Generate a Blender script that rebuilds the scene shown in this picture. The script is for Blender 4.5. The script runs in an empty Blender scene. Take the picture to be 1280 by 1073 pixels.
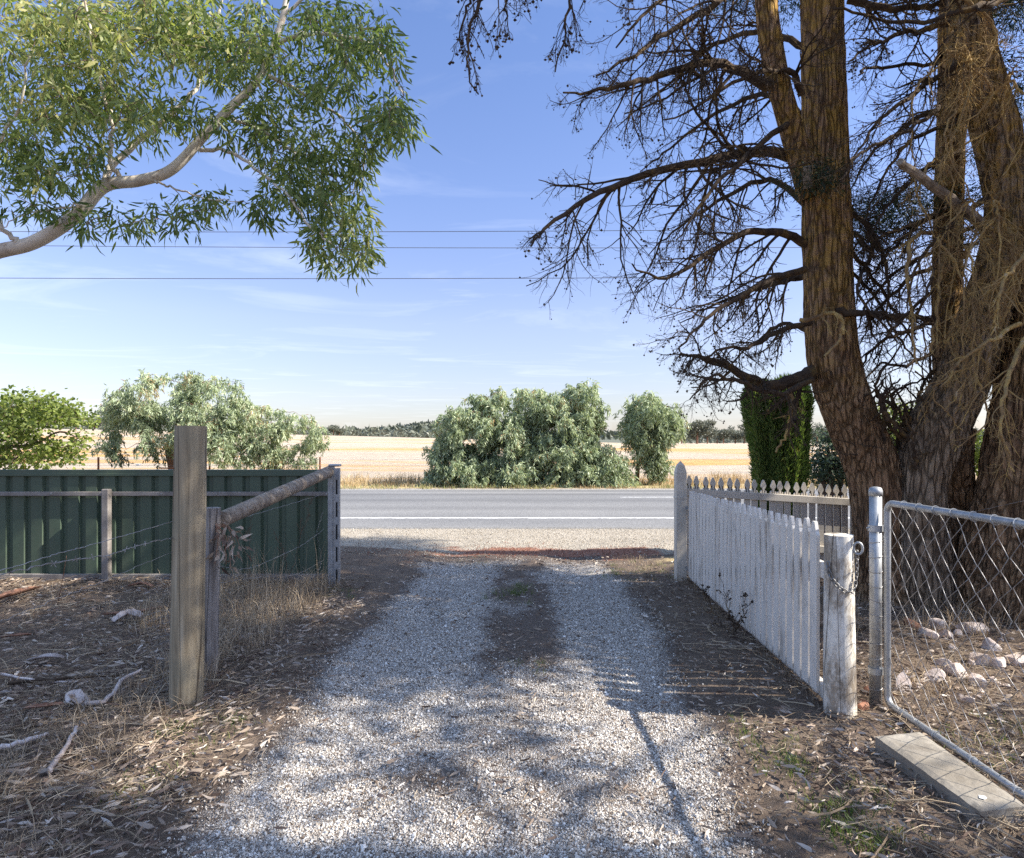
import bpy, bmesh, math, random
import numpy as np
from mathutils import Vector, Matrix

SEED = 11
random.seed(SEED)
RNG = np.random.default_rng(SEED)
scene = bpy.context.scene
COL = scene.collection
F, CX, CY, H = 800.0, 640.0, 553.0, 1.5

def at(x, y, d):
    """world point seen at photo pixel (x, y) when it stands d metres away"""
    return np.array([(x - CX) / F * d, d, H - (y - CY) / F * d])

# ------------------------------------------------------------------ noise
def _hash(ix, iy, iz):
    n = (ix * 374761393 + iy * 668265263 + iz * 2147483647) & 0xFFFFFFFF
    n = ((n ^ (n >> 13)) * 1274126177) & 0xFFFFFFFF
    n = (n ^ (n >> 16)) & 0xFFFFFFFF
    return n / 4294967295.0

def vnoise(x, y, z=0.0):
    x, y, z = np.broadcast_arrays(np.asarray(x, float), np.asarray(y, float), np.asarray(z, float))
    fx, fy, fz = np.floor(x), np.floor(y), np.floor(z)
    ix, iy, iz = fx.astype(np.int64), fy.astype(np.int64), fz.astype(np.int64)
    tx, ty, tz = x - fx, y - fy, z - fz
    tx, ty, tz = [t * t * (3 - 2 * t) for t in (tx, ty, tz)]
    r = 0
    for dx in (0, 1):
        for dy in (0, 1):
            for dz in (0, 1):
                w = (tx if dx else 1 - tx) * (ty if dy else 1 - ty) * (tz if dz else 1 - tz)
                r = r + w * _hash(ix + dx, iy + dy, iz + dz)
    return r

def fbm(x, y, z=0.0, o=4):
    r, a, s = 0, 0.5, 1.0
    for i in range(o):
        r = r + a * vnoise(np.asarray(x) * s + 17 * i, np.asarray(y) * s + 5 * i, np.asarray(z) * s)
        a *= 0.5; s *= 2.03
    return r / (1 - 0.5 ** o)

def sstep(a, b, x):
    t = np.clip((np.asarray(x, float) - a) / (b - a), 0, 1)
    return t * t * (3 - 2 * t)

# ------------------------------------------------------------------ terrain
ROAD0, ROAD1 = 11.3, 20.35
def road_z(y):
    t = (np.asarray(y, float) - 15.9) / 4.5
    return 0.10 - 0.10 * np.clip(t * t, 0, 1.3)

def gz(x, y):
    x = np.asarray(x, float); y = np.asarray(y, float)
    near = 1 - sstep(8.5, 11.0, y)
    off = np.clip(np.maximum(np.abs(x) - 1.25, 0) / 0.6, 0, 1)
    z = near * ((fbm(x * 0.7 + 3, y * 0.7) - 0.5) * 0.05 + (fbm(x * 3.1, y * 3.1 + 9) - 0.5) * (0.018 + 0.03 * off))
    z = z + near * off * 0.02
    z = z - near * 0.03 * (np.exp(-((x + 0.78) / 0.3) ** 2) + np.exp(-((x - 0.8) / 0.3) ** 2))
    z = z - 0.02 * np.clip(x - 2.2, 0, 4) * near
    inroad = sstep(ROAD0 - 0.5, ROAD0 + 0.1, y) * (1 - sstep(ROAD1 - 0.1, ROAD1 + 0.6, y))
    z = z * (1 - inroad) + (road_z(y) - 0.03) * inroad
    s = sstep(0, 1, np.clip((y - 22) / 135, 0, 1))
    fz = s * (2.0 + 1.3 * np.clip(-x / 50, -0.7, 2.3)) + sstep(22, 30, y) * (fbm(x * 0.12, y * 0.12) - 0.5) * 0.25
    hs = sstep(350, 2000, y)
    u = x / np.maximum(y, 1)
    hill = hs * (22 + 26 * np.exp(-((u + 0.10) / 0.09) ** 2) + 10 * np.exp(-((u + 0.75) / 0.25) ** 2) + 14 * (fbm(x * 0.003, y * 0.002) - 0.5))
    return z + fz + hill

def gz1(x, y):
    return float(gz(np.array([x]), np.array([y]))[0])

# ------------------------------------------------------------------ mesh builder
class MB:
    def __init__(s):
        s.v = []; s.q = []; s.t = []; s.a = []; s.n = 0
    def add(s, V, quads=None, tris=None, a=None):
        V = np.asarray(V, np.float32).reshape(-1, 3)
        if quads is not None and len(quads): s.q.append(np.asarray(quads, np.int64).reshape(-1, 4) + s.n)
        if tris is not None and len(tris): s.t.append(np.asarray(tris, np.int64).reshape(-1, 3) + s.n)
        s.v.append(V)
        if a is None: a = np.zeros(len(V))
        s.a.append(np.broadcast_to(np.asarray(a, np.float32), (len(V),)))
        s.n += len(V)
    def box(s, c, size, rot=None, a=0.0):
        c = np.asarray(c, float); h = np.asarray(size, float) / 2
        V = np.array([[x, y, z] for x in (-1, 1) for y in (-1, 1) for z in (-1, 1)], float) * h
        if rot is not None: V = V @ np.array(Matrix(rot).to_3x3()).T
        Q = [[0, 1, 3, 2], [4, 6, 7, 5], [0, 4, 5, 1], [2, 3, 7, 6], [0, 2, 6, 4], [1, 5, 7, 3]]
        s.add(V + c, Q, None, a)
    def prism(s, outline, origin, ux, uz, un, th, a=0.0):
        """2D outline (ccw, x/z) extruded along un by th; fan faces"""
        o = np.asarray(outline, float); n = len(o)
        ux, uz, un, origin = [np.asarray(k, float) for k in (ux, uz, un, origin)]
        f = origin + o[:, :1] * ux + o[:, 1:2] * uz
        b = f + un * th
        ce = f.mean(0); cb = b.mean(0)
        V = np.vstack([f, b, [ce], [cb]])
        T = []; Q = []
        for i in range(n):
            j = (i + 1) % n
            T.append([i, j, 2 * n]); T.append([n + j, n + i, 2 * n + 1])
            Q.append([i, n + i, n + j, j])
        s.add(V, Q, T, a)
    def tubes(s, P, R, k=4, a=None, cap=False, ref=None):
        P = np.asarray(P, float)
        if P.ndim == 2: P = P[None]
        N, m, _ = P.shape
        R = np.broadcast_to(np.asarray(R, float), (N, m))
        T = np.gradient(P, axis=1)
        T /= np.linalg.norm(T, axis=2, keepdims=True) + 1e-12
        tm = P[:, -1] - P[:, 0]; tm /= np.linalg.norm(tm, axis=1, keepdims=True) + 1e-9
        if ref is None:
            u0 = RNG.normal(size=(N, 3))
        else:
            u0 = np.broadcast_to(np.asarray(ref, float), (N, 3))
        u0 = u0 - (u0 * tm).sum(1, keepdims=True) * tm
        u0 /= np.linalg.norm(u0, axis=1, keepdims=True) + 1e-9
        if cap:
            P = np.concatenate([P[:, :1], P, P[:, -1:]], 1); T = np.concatenate([T[:, :1], T, T[:, -1:]], 1)
            R = np.concatenate([R[:, :1] * 0.02, R, R[:, -1:] * 0.02], 1); m += 2
        u = u0[:, None] - (u0[:, None] * T).sum(2, keepdims=True) * T
        u /= np.linalg.norm(u, axis=2, keepdims=True) + 1e-9
        w = np.cross(T, u)
        an = np.arange(k) * 2 * math.pi / k
        V = P[:, :, None] + R[:, :, None, None] * (np.cos(an)[None, None, :, None] * u[:, :, None] + np.sin(an)[None, None, :, None] * w[:, :, None])
        base = (np.arange(N) * m * k)[:, None, None]
        i = np.arange(m - 1)[None, :, None] * k; j = np.arange(k)[None, None]; j2 = (j + 1) % k
        Q = np.stack([base + i + j, base + i + j2, base + i + k + j2, base + i + k + j], -1)
        av = None
        if a is not None:
            av = np.repeat(np.broadcast_to(np.asarray(a, float), (N,)), m * k)
        s.add(V, Q, None, av)
    def leaves(s, p, d, L, W, a, curl=0.15, full=True, roll=None):
        """lanceolate leaves: base p, direction d (unit), length, width"""
        p = np.asarray(p, float); d = np.asarray(d, float); N = len(p)
        L = np.broadcast_to(np.asarray(L, float), (N,))[:, None]; W = np.broadcast_to(np.asarray(W, float), (N,))[:, None]
        r = RNG.normal(size=(N, 3)) if roll is None else roll
        sd = np.cross(d, r); sd /= np.linalg.norm(sd, axis=1, keepdims=True) + 1e-9
        nn = np.cross(sd, d)
        c = RNG.normal(size=(N, 1)) * curl
        a = np.broadcast_to(np.asarray(a, float), (N,))
        if full:
            V = np.stack([p,
                          p + d * L * .28 + sd * W * .5 + nn * L * c * .35, p + d * L * .28 - sd * W * .5 + nn * L * c * .35,
                          p + d * L * .62 + sd * W * .40 + nn * L * c * .30, p + d * L * .62 - sd * W * .40 + nn * L * c * .30,
                          p + d * L - nn * L * c * .3], 1)
            b = (np.arange(N) * 6)[:, None]
            s.add(V.reshape(-1, 3), b + np.array([1, 2, 4, 3]), np.concatenate([b + np.array([0, 2, 1]), b + np.array([3, 4, 5])]), np.repeat(a, 6))
        else:
            V = np.stack([p, p + d * L * .42 + sd * W * .5 + nn * L * c * .4, p + d * L, p + d * L * .42 - sd * W * .5 + nn * L * c * .4], 1)
            b = (np.arange(N) * 4)[:, None]
            s.add(V.reshape(-1, 3), None, np.concatenate([b + np.array([0, 1, 2]), b + np.array([0, 2, 3])]), np.repeat(a, 4))
    def blades(s, p, h, w, lean, a):
        N = len(p); h = np.broadcast_to(h, (N,))[:, None]; w = np.broadcast_to(w, (N,))[:, None]
        an = RNG.uniform(0, 2 * math.pi, N); ld = np.stack([np.cos(an), np.sin(an), np.zeros(N)], 1)
        an2 = RNG.uniform(0, 2 * math.pi, N); sd = np.stack([np.cos(an2), np.sin(an2), np.zeros(N)], 1)
        lean = np.broadcast_to(lean, (N,))[:, None]
        up = np.array([0, 0, 1.0])
        m = p + ld * h * lean * .35 + up * h * .55
        t = p + ld * h * lean + up * h * (1 - .35 * lean)
        V = np.stack([p - sd * w, p + sd * w, m - sd * w * .8, m + sd * w * .8, t], 1)
        b = (np.arange(N) * 5)[:, None]
        s.add(V.reshape(-1, 3), b + np.array([0, 1, 3, 2]), b + np.array([2, 3, 4]), np.repeat(np.broadcast_to(a, (N,)), 5))
    def build(s, name, mat, parent=None, smooth=False, origin=None):
        me = bpy.data.meshes.new(name)
        V = np.concatenate(s.v) if s.v else np.zeros((0, 3), np.float32)
        if origin is not None: V = V - np.asarray(origin, np.float32)
        q = np.concatenate(s.q) if s.q else np.zeros((0, 4), np.int64)
        t = np.concatenate(s.t) if s.t else np.zeros((0, 3), np.int64)
        me.vertices.add(len(V)); me.vertices.foreach_set('co', V.astype(np.float32).ravel())
        nl = len(q) * 4 + len(t) * 3
        me.loops.add(nl); me.loops.foreach_set('vertex_index', np.concatenate([q.ravel(), t.ravel()]).astype(np.int32))
        me.polygons.add(len(q) + len(t))
        st = np.concatenate([np.arange(len(q)) * 4, len(q) * 4 + np.arange(len(t)) * 3]).astype(np.int32)
        me.polygons.foreach_set('loop_start', st)
        me.polygons.foreach_set('use_smooth', np.full(len(st), bool(smooth)))
        at_ = me.attributes.new('rnd', 'FLOAT', 'POINT')
        at_.data.foreach_set('value', np.concatenate(s.a).astype(np.float32))
        me.update(calc_edges=True); me.validate()
        me.materials.append(mat)
        return link(name, me, parent, origin)

def link(name, me, parent=None, origin=None):
    o = bpy.data.objects.new(name, me); COL.objects.link(o)
    if origin is not None: o.location = [float(c) for c in origin]
    if parent is not None:
        o.parent = parent
        if origin is not None: o.location = Vector([float(c) for c in origin]) - parent.location
        else: o.location = -parent.location
    return o

def tag(o, label, cat, group=None, kind=None):
    if label: o['label'] = label
    if cat: o['category'] = cat
    if group: o['group'] = group
    if kind: o['kind'] = kind
    return o

def thing(name, label, cat, loc=(0, 0, 0), group=None):
    o = bpy.data.objects.new(name, None); COL.objects.link(o)
    o.location = [float(c) for c in loc]; o.empty_display_size = 0.1
    return tag(o, label, cat, group)

def bevel(o, w=0.004, seg=2):
    m = o.modifiers.new('edge', 'BEVEL'); m.width = w; m.segments = seg; m.limit_method = 'ANGLE'; m.angle_limit = math.radians(40)

def unit(v):
    v = np.asarray(v, float); return v / (np.linalg.norm(v, axis=-1, keepdims=True) + 1e-12)

def spline(pts, n):
    p = np.asarray(pts, float)
    if len(p) == 2: return p[0] + (p[1] - p[0]) * np.linspace(0, 1, n)[:, None]
    e = np.vstack([2 * p[0] - p[1], p, 2 * p[-1] - p[-2]])
    out = []
    for t in np.linspace(0, len(p) - 1, n):
        i = min(int(t), len(p) - 2); f = t - i
        a, b, c, d = e[i], e[i + 1], e[i + 2], e[i + 3]
        out.append(.5 * (2 * b + (c - a) * f + (2 * a - 5 * b + 4 * c - d) * f * f + (3 * b - a - 3 * c + d) * f ** 3))
    return np.array(out)

def interp(vals, n):
    return np.interp(np.linspace(0, 1, n), np.linspace(0, 1, len(vals)), vals)

# ------------------------------------------------------------------ materials
class Mat:
    def __init__(s, name, rough=0.7, spec=0.3, metal=0.0):
        s.m = bpy.data.materials.new(name); s.m.use_nodes = True
        s.t = s.m.node_tree; s.b = s.t.nodes['Principled BSDF']; s.out = s.t.nodes['Material Output']
        s.b.inputs['Roughness'].default_value = rough; s.b.inputs['Specular IOR Level'].default_value = spec
        s.b.inputs['Metallic'].default_value = metal
        s._tc = None
    def n(s, typ, **kw):
        nd = s.t.nodes.new(typ)
        for k, v in kw.items(): setattr(nd, k, v)
        return nd
    def l(s, a, b): s.t.links.new(a, b)
    def co(s, scale=(1, 1, 1), space='Object'):
        if s._tc is None: s._tc = s.n('ShaderNodeTexCoord')
        mp = s.n('ShaderNodeMapping'); mp.inputs['Scale'].default_value = scale
        s.l(s._tc.outputs[space], mp.inputs['Vector']); return mp.outputs[0]
    def noise(s, scale, vec=None, detail=4, rough=0.55, dist=0.0, stretch=(1, 1, 1)):
        nd = s.n('ShaderNodeTexNoise'); nd.inputs['Scale'].default_value = scale
        nd.inputs['Detail'].default_value = detail; nd.inputs['Roughness'].default_value = rough; nd.inputs['Distortion'].default_value = dist
        s.l(vec if vec is not None else s.co(stretch), nd.inputs['Vector']); return nd.outputs['Fac']
    def vor(s, scale, vec=None, feature='F1', out='Distance', stretch=(1, 1, 1)):
        nd = s.n('ShaderNodeTexVoronoi', feature=feature); nd.inputs['Scale'].default_value = scale
        s.l(vec if vec is not None else s.co(stretch), nd.inputs['Vector']); return nd.outputs[out]
    def attr(s, name='rnd'):
        nd = s.n('ShaderNodeAttribute'); nd.attribute_name = name; return nd.outputs['Fac']
    def ramp(s, fac, stops, interp='LINEAR'):
        nd = s.n('ShaderNodeValToRGB'); cr = nd.color_ramp; cr.interpolation = interp
        while len(cr.elements) < len(stops): cr.elements.new(0.5)
        for e, (p, c) in zip(cr.elements, stops):
            e.position = p; c = c if hasattr(c, '__len__') else (c, c, c); e.color = (*c[:3], 1)
        s.l(fac, nd.inputs['Fac']); return nd.outputs['Color']
    def mix(s, fac, a, b, mode='MIX'):
        nd = s.n('ShaderNodeMix', data_type='RGBA', blend_type=mode)
        for sock, v in ((nd.inputs[0], fac), (nd.inputs[6], a), (nd.inputs[7], b)):
            if isinstance(v, (int, float)): sock.default_value = v
            elif isinstance(v, tuple): sock.default_value = (*v[:3], 1)
            else: s.l(v, sock)
        return nd.outputs[2]
    def math(s, op, a, b=0.0, clamp=False):
        nd = s.n('ShaderNodeMath', operation=op, use_clamp=clamp)
        for sock, v in ((nd.inputs[0], a), (nd.inputs[1], b)):
            if isinstance(v, (int, float)): sock.default_value = v
            else: s.l(v, sock)
        return nd.outputs[0]
    def bump(s, h, strength=0.5, dist=0.02, prev=None):
        nd = s.n('ShaderNodeBump'); nd.inputs['Strength'].default_value = strength; nd.inputs['Distance'].default_value = dist
        s.l(h, nd.inputs['Height'])
        if prev is not None: s.l(prev, nd.inputs['Normal'])
        s.l(nd.outputs[0], s.b.inputs['Normal']); return nd.outputs[0]
    def color(s, c):
        if isinstance(c, tuple): s.b.inputs['Base Color'].default_value = (*c[:3], 1)
        else: s.l(c, s.b.inputs['Base Color'])
        s.c = c; return s
    def rough(s, c): s.l(c, s.b.inputs['Roughness'])
    def translucent(s, fac, tint=(1, 1, 1)):
        tr = s.n('ShaderNodeBsdfTranslucent'); mx = s.n('ShaderNodeMixShader'); mx.inputs[0].default_value = fac
        s.l(s.mix(1.0, s.c, tint, 'MULTIPLY'), tr.inputs['Color'])
        s.l(s.b.outputs[0], mx.inputs[1]); s.l(tr.outputs[0], mx.inputs[2]); s.l(mx.outputs[0], s.out.inputs['Surface'])
        return s

def leafmat(name, stops, trans=0.3, tint=(1.3, 1.35, .7), rough=0.45, spec=0.35):
    k = Mat(name, rough, spec); k.color(k.ramp(k.attr(), stops)); k.translucent(trans, tint); return k.m

def noisy(name, stops, scale=3, stretch=(1, 1, 1), detail=6, rough=0.75, spec=0.25, metal=0.0, bump=0.3, bdist=0.01, bscale=None, dirt=None, dscale=2.0, dlo=.5, dhi=.7, dstretch=(1, 1, 1)):
    k = Mat(name, rough, spec, metal)
    n1 = k.noise(scale, detail=detail, rough=.65, stretch=stretch)
    c = k.ramp(n1, stops)
    if dirt is not None:
        c = k.mix(k.ramp(k.noise(dscale, detail=8, rough=.7, stretch=dstretch), [(dlo, 0), (dhi, 1)]), c, dirt)
    k.color(c)
    if bump:
        k.bump(k.noise(bscale or scale * 3, detail=8, rough=.7, stretch=stretch), bump, bdist)
    return k.m

M = {}
def make_materials():
    M['asphalt'] = k = Mat('asphalt', .85, .2)
    big = k.ramp(k.noise(.35, detail=5, stretch=(.25, 1, 1)), [(.35, (.155, .153, .152)), (.65, (.225, .219, .21))])
    sp = k.ramp(k.vor(90, feature='F1', out='Color'), [(.2, .65), (.8, 1.3)])
    trk = k.ramp(k.attr(), [(0, (1, 1, 1)), (1, (.55, .55, .57))])
    c = k.mix(1.0, k.mix(1.0, big, sp, 'MULTIPLY'), trk, 'MULTIPLY'); k.color(c)
    k.bump(k.vor(90), .5, .006); M['asphalt'] = k.m
    k = Mat('line_paint', .7, .2); k.color(k.ramp(k.noise(9, detail=8, rough=.8), [(.40, (.32, .31, .30)), (.54, (.72, .71, .68))])); M['line'] = k.m
    # soil / verge
    k = Mat('soil', .95, .1)
    n1 = k.noise(2.3, detail=8, rough=.7); n2 = k.noise(38, detail=6, rough=.75); sp = k.vor(60, out='Color')
    soil = k.mix(.5, k.ramp(n1, [(.3, (.10, .072, .056)), (.5, (.17, .125, .095)), (.72, (.26, .20, .15))]), k.ramp(n2, [(.3, (.05, .036, .028)), (.7, (.24, .185, .14))]))
    verge = k.mix(.45, k.ramp(k.noise(1.1, detail=8, rough=.65), [(.3, (.27, .23, .175)), (.6, (.40, .35, .28))]), k.ramp(sp, [(.15, (.17, .145, .115)), (.5, (.36, .315, .25)), (.85, (.52, .47, .40))]))
    red = k.mix(.5, k.ramp(n2, [(.3, (.14, .07, .05)), (.7, (.33, .18, .13))]), k.ramp(sp, [(.2, (.17, .07, .045)), (.8, (.38, .2, .13))]))
    nb = k.noise(3.2, detail=8, rough=.75)
    def msk(a): return k.ramp(k.math('ADD', k.attr(a), k.math('MULTIPLY', k.math('SUBTRACT', nb, .5), 1.1)), [(.38, 0), (.62, 1)])
    c = k.mix(msk('verge'), soil, verge); c = k.mix(msk('red'), c, red)
    dry = k.ramp(n2, [(.25, (.30, .22, .10)), (.75, (.52, .42, .24))])
    c = k.mix(msk('dry'), c, dry)
    k.color(c); k.bump(k.math('ADD', k.noise(26, detail=10, rough=.8), k.math('MULTIPLY', k.vor(45), .5)), .8, .03); M['soil'] = k.m
    # gravel bed
    k = Mat('gravel_bed', .9, .15)
    v = k.n('ShaderNodeTexVoronoi', feature='F1'); v.inputs['Scale'].default_value = 85; k.l(k.co(), v.inputs['Vector'])
    v2 = k.n('ShaderNodeTexVoronoi', feature='DISTANCE_TO_EDGE'); v2.inputs['Scale'].default_value = 85; k.l(k.co(), v2.inputs['Vector'])
    stone = k.ramp(k.mix(0.0, v.outputs['Color'], (0, 0, 0)), [(.12, (.15, .12, .10)), (.35, (.42, .385, .345)), (.9, (.72, .695, .665))])
    edge = k.ramp(v2.outputs['Distance'], [(.02, 0), (.12, 1)])
    dirt = k.ramp(k.noise(30, detail=8, rough=.75), [(.3, (.06, .043, .034)), (.7, (.20, .15, .115))])
    bare = k.ramp(k.math('ADD', k.attr(), k.math('MULTIPLY', k.math('SUBTRACT', k.noise(5, detail=9, rough=.8), .5), 1.5)), [(.30, 0), (.75, 1)])
    fac = k.math('MULTIPLY', edge, k.math('SUBTRACT', 1.0, k.math('MULTIPLY', bare, .95)))
    k.color(k.mix(fac, dirt, stone)); k.bump(v2.outputs['Distance'], .9, .02); M['gravel_bed'] = k.m
    M['stone'] = k = Mat('white_gravel', .8, .25); k.color(k.ramp(k.attr(), [(0, (.13, .095, .07)), (.28, (.31, .26, .21)), (.55, (.53, .485, .425)), (.85, (.68, .64, .58)), (1, (.82, .785, .73))])); M['stone'] = k.m
    # field
    k = Mat('stubble_field', .95, .1)
    base = k.mix(.5, k.ramp(k.noise(.05, detail=6, stretch=(.5, 1.5, 1)), [(.3, (.41, .315, .22)), (.7, (.50, .41, .31))]), k.ramp(k.noise(1.2, detail=8, rough=.8), [(.25, (.25, .20, .145)), (.75, (.58, .51, .41))]))
    band = k.ramp(k.noise(.10, detail=5, rough=.6, dist=1.0, stretch=(.16, 1.0, 1)), [(.50, 0), (.59, 1)])
    base = k.mix(1.0, base, k.ramp(k.noise(1.7, detail=6, rough=.7, stretch=(.06, 1, 1)), [(.3, .78), (.7, 1.14)]), 'MULTIPLY')
    fade = k.ramp(k.attr(), [(0, 1), (1, 0)])
    c = k.mix(k.math('MULTIPLY', k.math('MULTIPLY', band, fade), .9), base, k.ramp(k.noise(.8, detail=6), [(.3, (.43, .22, .06)), (.7, (.60, .34, .12))]))
    k.color(c); k.bump(k.noise(4, detail=8, rough=.8), .8, .2); M['field'] = k.m
    k = Mat('hill_scrub', .95, .1); k.color(k.ramp(k.noise(.02, detail=8, rough=.75), [(.3, (.075, .085, .06)), (.6, (.15, .155, .12)), (.8, (.32, .28, .2))])); M['hill'] = k.m
    # barks / timber
    for bname, palette, gfac in (('bark', [(.36, (.05, .03, .02)), (.47, (.235, .135, .075)), (.60, (.50, .33, .195))], .35), ('bark_pale', [(.34, (.09, .06, .045)), (.47, (.26, .185, .125)), (.62, (.50, .39, .28))], .75)):
        k = Mat('conifer_' + bname, .9, .15)
        fib = k.math('ADD', k.math('MULTIPLY', k.noise(24, detail=8, rough=.72, stretch=(1, 1, .10)), .55), k.math('MULTIPLY', k.noise(75, detail=6, rough=.7, stretch=(1, 1, .13)), .45)); big = k.noise(2.0, detail=5)
        c = k.ramp(fib, palette)
        zz = k.n('ShaderNodeSeparateXYZ'); k.l(k.n('ShaderNodeNewGeometry').outputs['Position'], zz.inputs[0])
        vn = k.n('ShaderNodeTexVoronoi', feature='DISTANCE_TO_EDGE'); vn.inputs['Scale'].default_value = 19
        wv = k.n('ShaderNodeVectorMath', operation='ADD'); nz_ = k.n('ShaderNodeTexNoise'); nz_.inputs['Scale'].default_value = 7; nz_.inputs['Detail'].default_value = 5; k.l(k.co((1, 1, .3)), nz_.inputs['Vector'])
        sc_ = k.n('ShaderNodeVectorMath', operation='SCALE'); sc_.inputs['Scale'].default_value = .10; k.l(nz_.outputs['Color'], sc_.inputs[0]); k.l(k.co((1, 1, .16)), wv.inputs[0]); k.l(sc_.outputs[0], wv.inputs[1]); k.l(wv.outputs[0], vn.inputs['Vector'])
        crack = k.ramp(vn.outputs['Distance'], [(0, 0), (.16, 1)])
        hi = k.ramp(k.math('MULTIPLY', zz.outputs[2], .2), [(.3, .1), (.7, 1)])
        lic = k.math('MULTIPLY', k.ramp(k.noise(9, detail=8, rough=.75), [(.43, 0), (.58, 1)]), hi)
        grey = k.ramp(k.noise(4, detail=7, rough=.7), [(.52, 0), (.72, gfac)])
        c = k.mix(grey, c, (.24, .19, .15)); c = k.mix(k.math('MULTIPLY', lic, .75), c, (.50, .30, .06)); k.color(c)
        c = k.mix(1.0, c, k.ramp(crack, [(0, .42), (1, 1.1)]), 'MULTIPLY'); k.color(c); k.bump(k.math('ADD', fib, k.math('MULTIPLY', crack, .5)), 1.0, .05); M[bname] = k.m
    k = Mat('dead_branch', .9, .15)
    c = k.ramp(k.noise(7, detail=6, rough=.7), [(.3, (.028, .02, .015)), (.52, (.075, .052, .036)), (.66, (.15, .095, .035)), (.78, (.17, .135, .105))]); k.color(c); k.bump(k.noise(60, detail=4), .6, .01); M['dead'] = k.m
    k = Mat('lichen_branch', .9, .15)
    c = k.ramp(k.noise(7, detail=6, rough=.7), [(.3, (.15, .09, .05)), (.48, (.31, .21, .10)), (.6, (.45, .31, .11)), (.75, (.50, .42, .34))]); k.color(c); k.bump(k.noise(60, detail=4), .6, .01); M['lichen'] = k.m
    k = Mat('smooth_gum_bark', .65, .25)
    c = k.ramp(k.noise(3.5, detail=6, rough=.6, stretch=(1, 1, 1)), [(.3, (.40, .33, .25)), (.45, (.58, .51, .42)), (.65, (.72, .66, .57))])
    c = k.mix(k.ramp(k.noise(9, detail=6, rough=.7), [(.56, 0), (.66, .8)]), c, (.24, .15, .09)); k.color(c); k.bump(k.noise(18, detail=6), .35, .01); M['gumbark'] = k.m
    M['twig'] = noisy('brown_twig', [(.3, (.10, .06, .045)), (.7, (.24, .17, .13))], 9, bump=0)
    M['redbark'] = noisy('red_gum_bark', [(.3, (.11, .05, .03)), (.7, (.30, .17, .11))], 6, (1, 1, .3), bump=.7, bdist=.03)
    k = Mat('treated_pine', .75, .25)
    g1 = k.noise(16, detail=7, rough=.65, dist=1.2, stretch=(1, 1, .07)); 
    c = k.ramp(g1, [(.3, (.14, .105, .065)), (.5, (.29, .235, .155)), (.7, (.42, .355, .25))])
    cr = k.ramp(k.vor(11, feature='DISTANCE_TO_EDGE', stretch=(1, 1, .02)), [(0, 1), (.022, 0)])
    kn = k.ramp(k.vor(2.4, stretch=(1, 1, 1)), [(.05, 1), (.12, 0)])
    c = k.mix(k.math('MULTIPLY', kn, .9), c, (.09, .055, .03)); c = k.mix(k.math('MULTIPLY', cr, .95), c, (.05, .035, .025)); k.color(c)
    c = k.mix(k.ramp(k.noise(3, detail=6), [(.52, 0), (.7, .5)]), c, (.22, .21, .15)); k.color(c)
    k.bump(k.math('SUBTRACT', g1, cr), .4, .008); M['post'] = k.m
    k = Mat('grey_timber', .85, .15)
    g1 = k.noise(30, detail=7, rough=.7, stretch=(1, 1, .06)); c = k.ramp(g1, [(.3, (.10, .085, .075)), (.5, (.25, .225, .205)), (.72, (.42, .39, .36))]); 
    cr = k.ramp(k.vor(14, feature='DISTANCE_TO_EDGE', stretch=(1, 1, .04)), [(0, 1), (.03, 0)])
    c = k.mix(k.math('MULTIPLY', cr, .8), c, (.04, .03, .025)); k.color(c); k.bump(k.math('SUBTRACT', g1, cr), .6, .01); M['grey_timber'] = k.m
    k = Mat('log_bark', .9, .15)
    g1 = k.noise(14, detail=8, rough=.75); c = k.ramp(g1, [(.3, (.11, .085, .065)), (.5, (.25, .2, .155)), (.7, (.42, .37, .31))]); k.color(c); k.bump(g1, .8, .02); M['log'] = k.m
    k = Mat('flaking_white_paint', .75, .25)
    g1 = k.noise(20, detail=8, rough=.75, stretch=(1, 1, .12)); 
    c = k.mix(k.ramp(k.noise(5, detail=9, rough=.78, stretch=(1, 1, .45)), [(.45, 0), (.56, 1)]), k.ramp(g1, [(.3, (.62, .57, .48)), (.6, (.78, .74, .66))]), k.ramp(g1, [(.3, (.16, .125, .09)), (.7, (.42, .35, .27))]))
    cr = k.ramp(k.vor(9, feature='DISTANCE_TO_EDGE', stretch=(1, 1, .05)), [(0, 1), (.02, 0)])
    c = k.mix(k.math('MULTIPLY', cr, .85), c, (.06, .045, .035)); k.color(c); k.bump(k.math('SUBTRACT', g1, cr), .5, .01); M['white_log'] = k.m
    def white(name, base, dirt, lo, hi):
        k = Mat(name, .55, .35)
        d = k.ramp(k.noise(7, detail=9, rough=.75, stretch=(1, 1, .25)), [(lo, 0), (hi, 1)])
        c = k.mix(k.math('MULTIPLY', d, .8), k.ramp(k.noise(30, detail=5, stretch=(1, 1, .1)), [(.3, tuple(b * .93 for b in base)), (.7, base)]), dirt)
        k.color(c); k.bump(k.noise(40, detail=5, stretch=(1, 1, .08)), .15, .005); return k.m
    M['gate_white'] = white('white_gate_paint', (.73, .68, .61), (.28, .235, .185), .50, .68)
    M['fence_white'] = white('cream_fence_paint', (.60, .545, .465), (.30, .245, .18), .56, .74)
    k = Mat('galvanised', .52, .5, .7)
    c = k.ramp(k.noise(14, detail=7, rough=.7), [(.3, (.27, .28, .29)), (.7, (.47, .485, .50))]); c = k.mix(k.ramp(k.noise(6, detail=8, rough=.75), [(.6, 0), (.7, .6)]), c, (.27, .2, .14)); k.color(c); k.bump(k.noise(30), .1, .003); M['galv'] = k.m
    M['rail_brown'] = noisy('weathered_steel', [(.3, (.17, .15, .135)), (.7, (.34, .31, .285))], 8, metal=.15, rough=.6, bump=.1)
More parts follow.
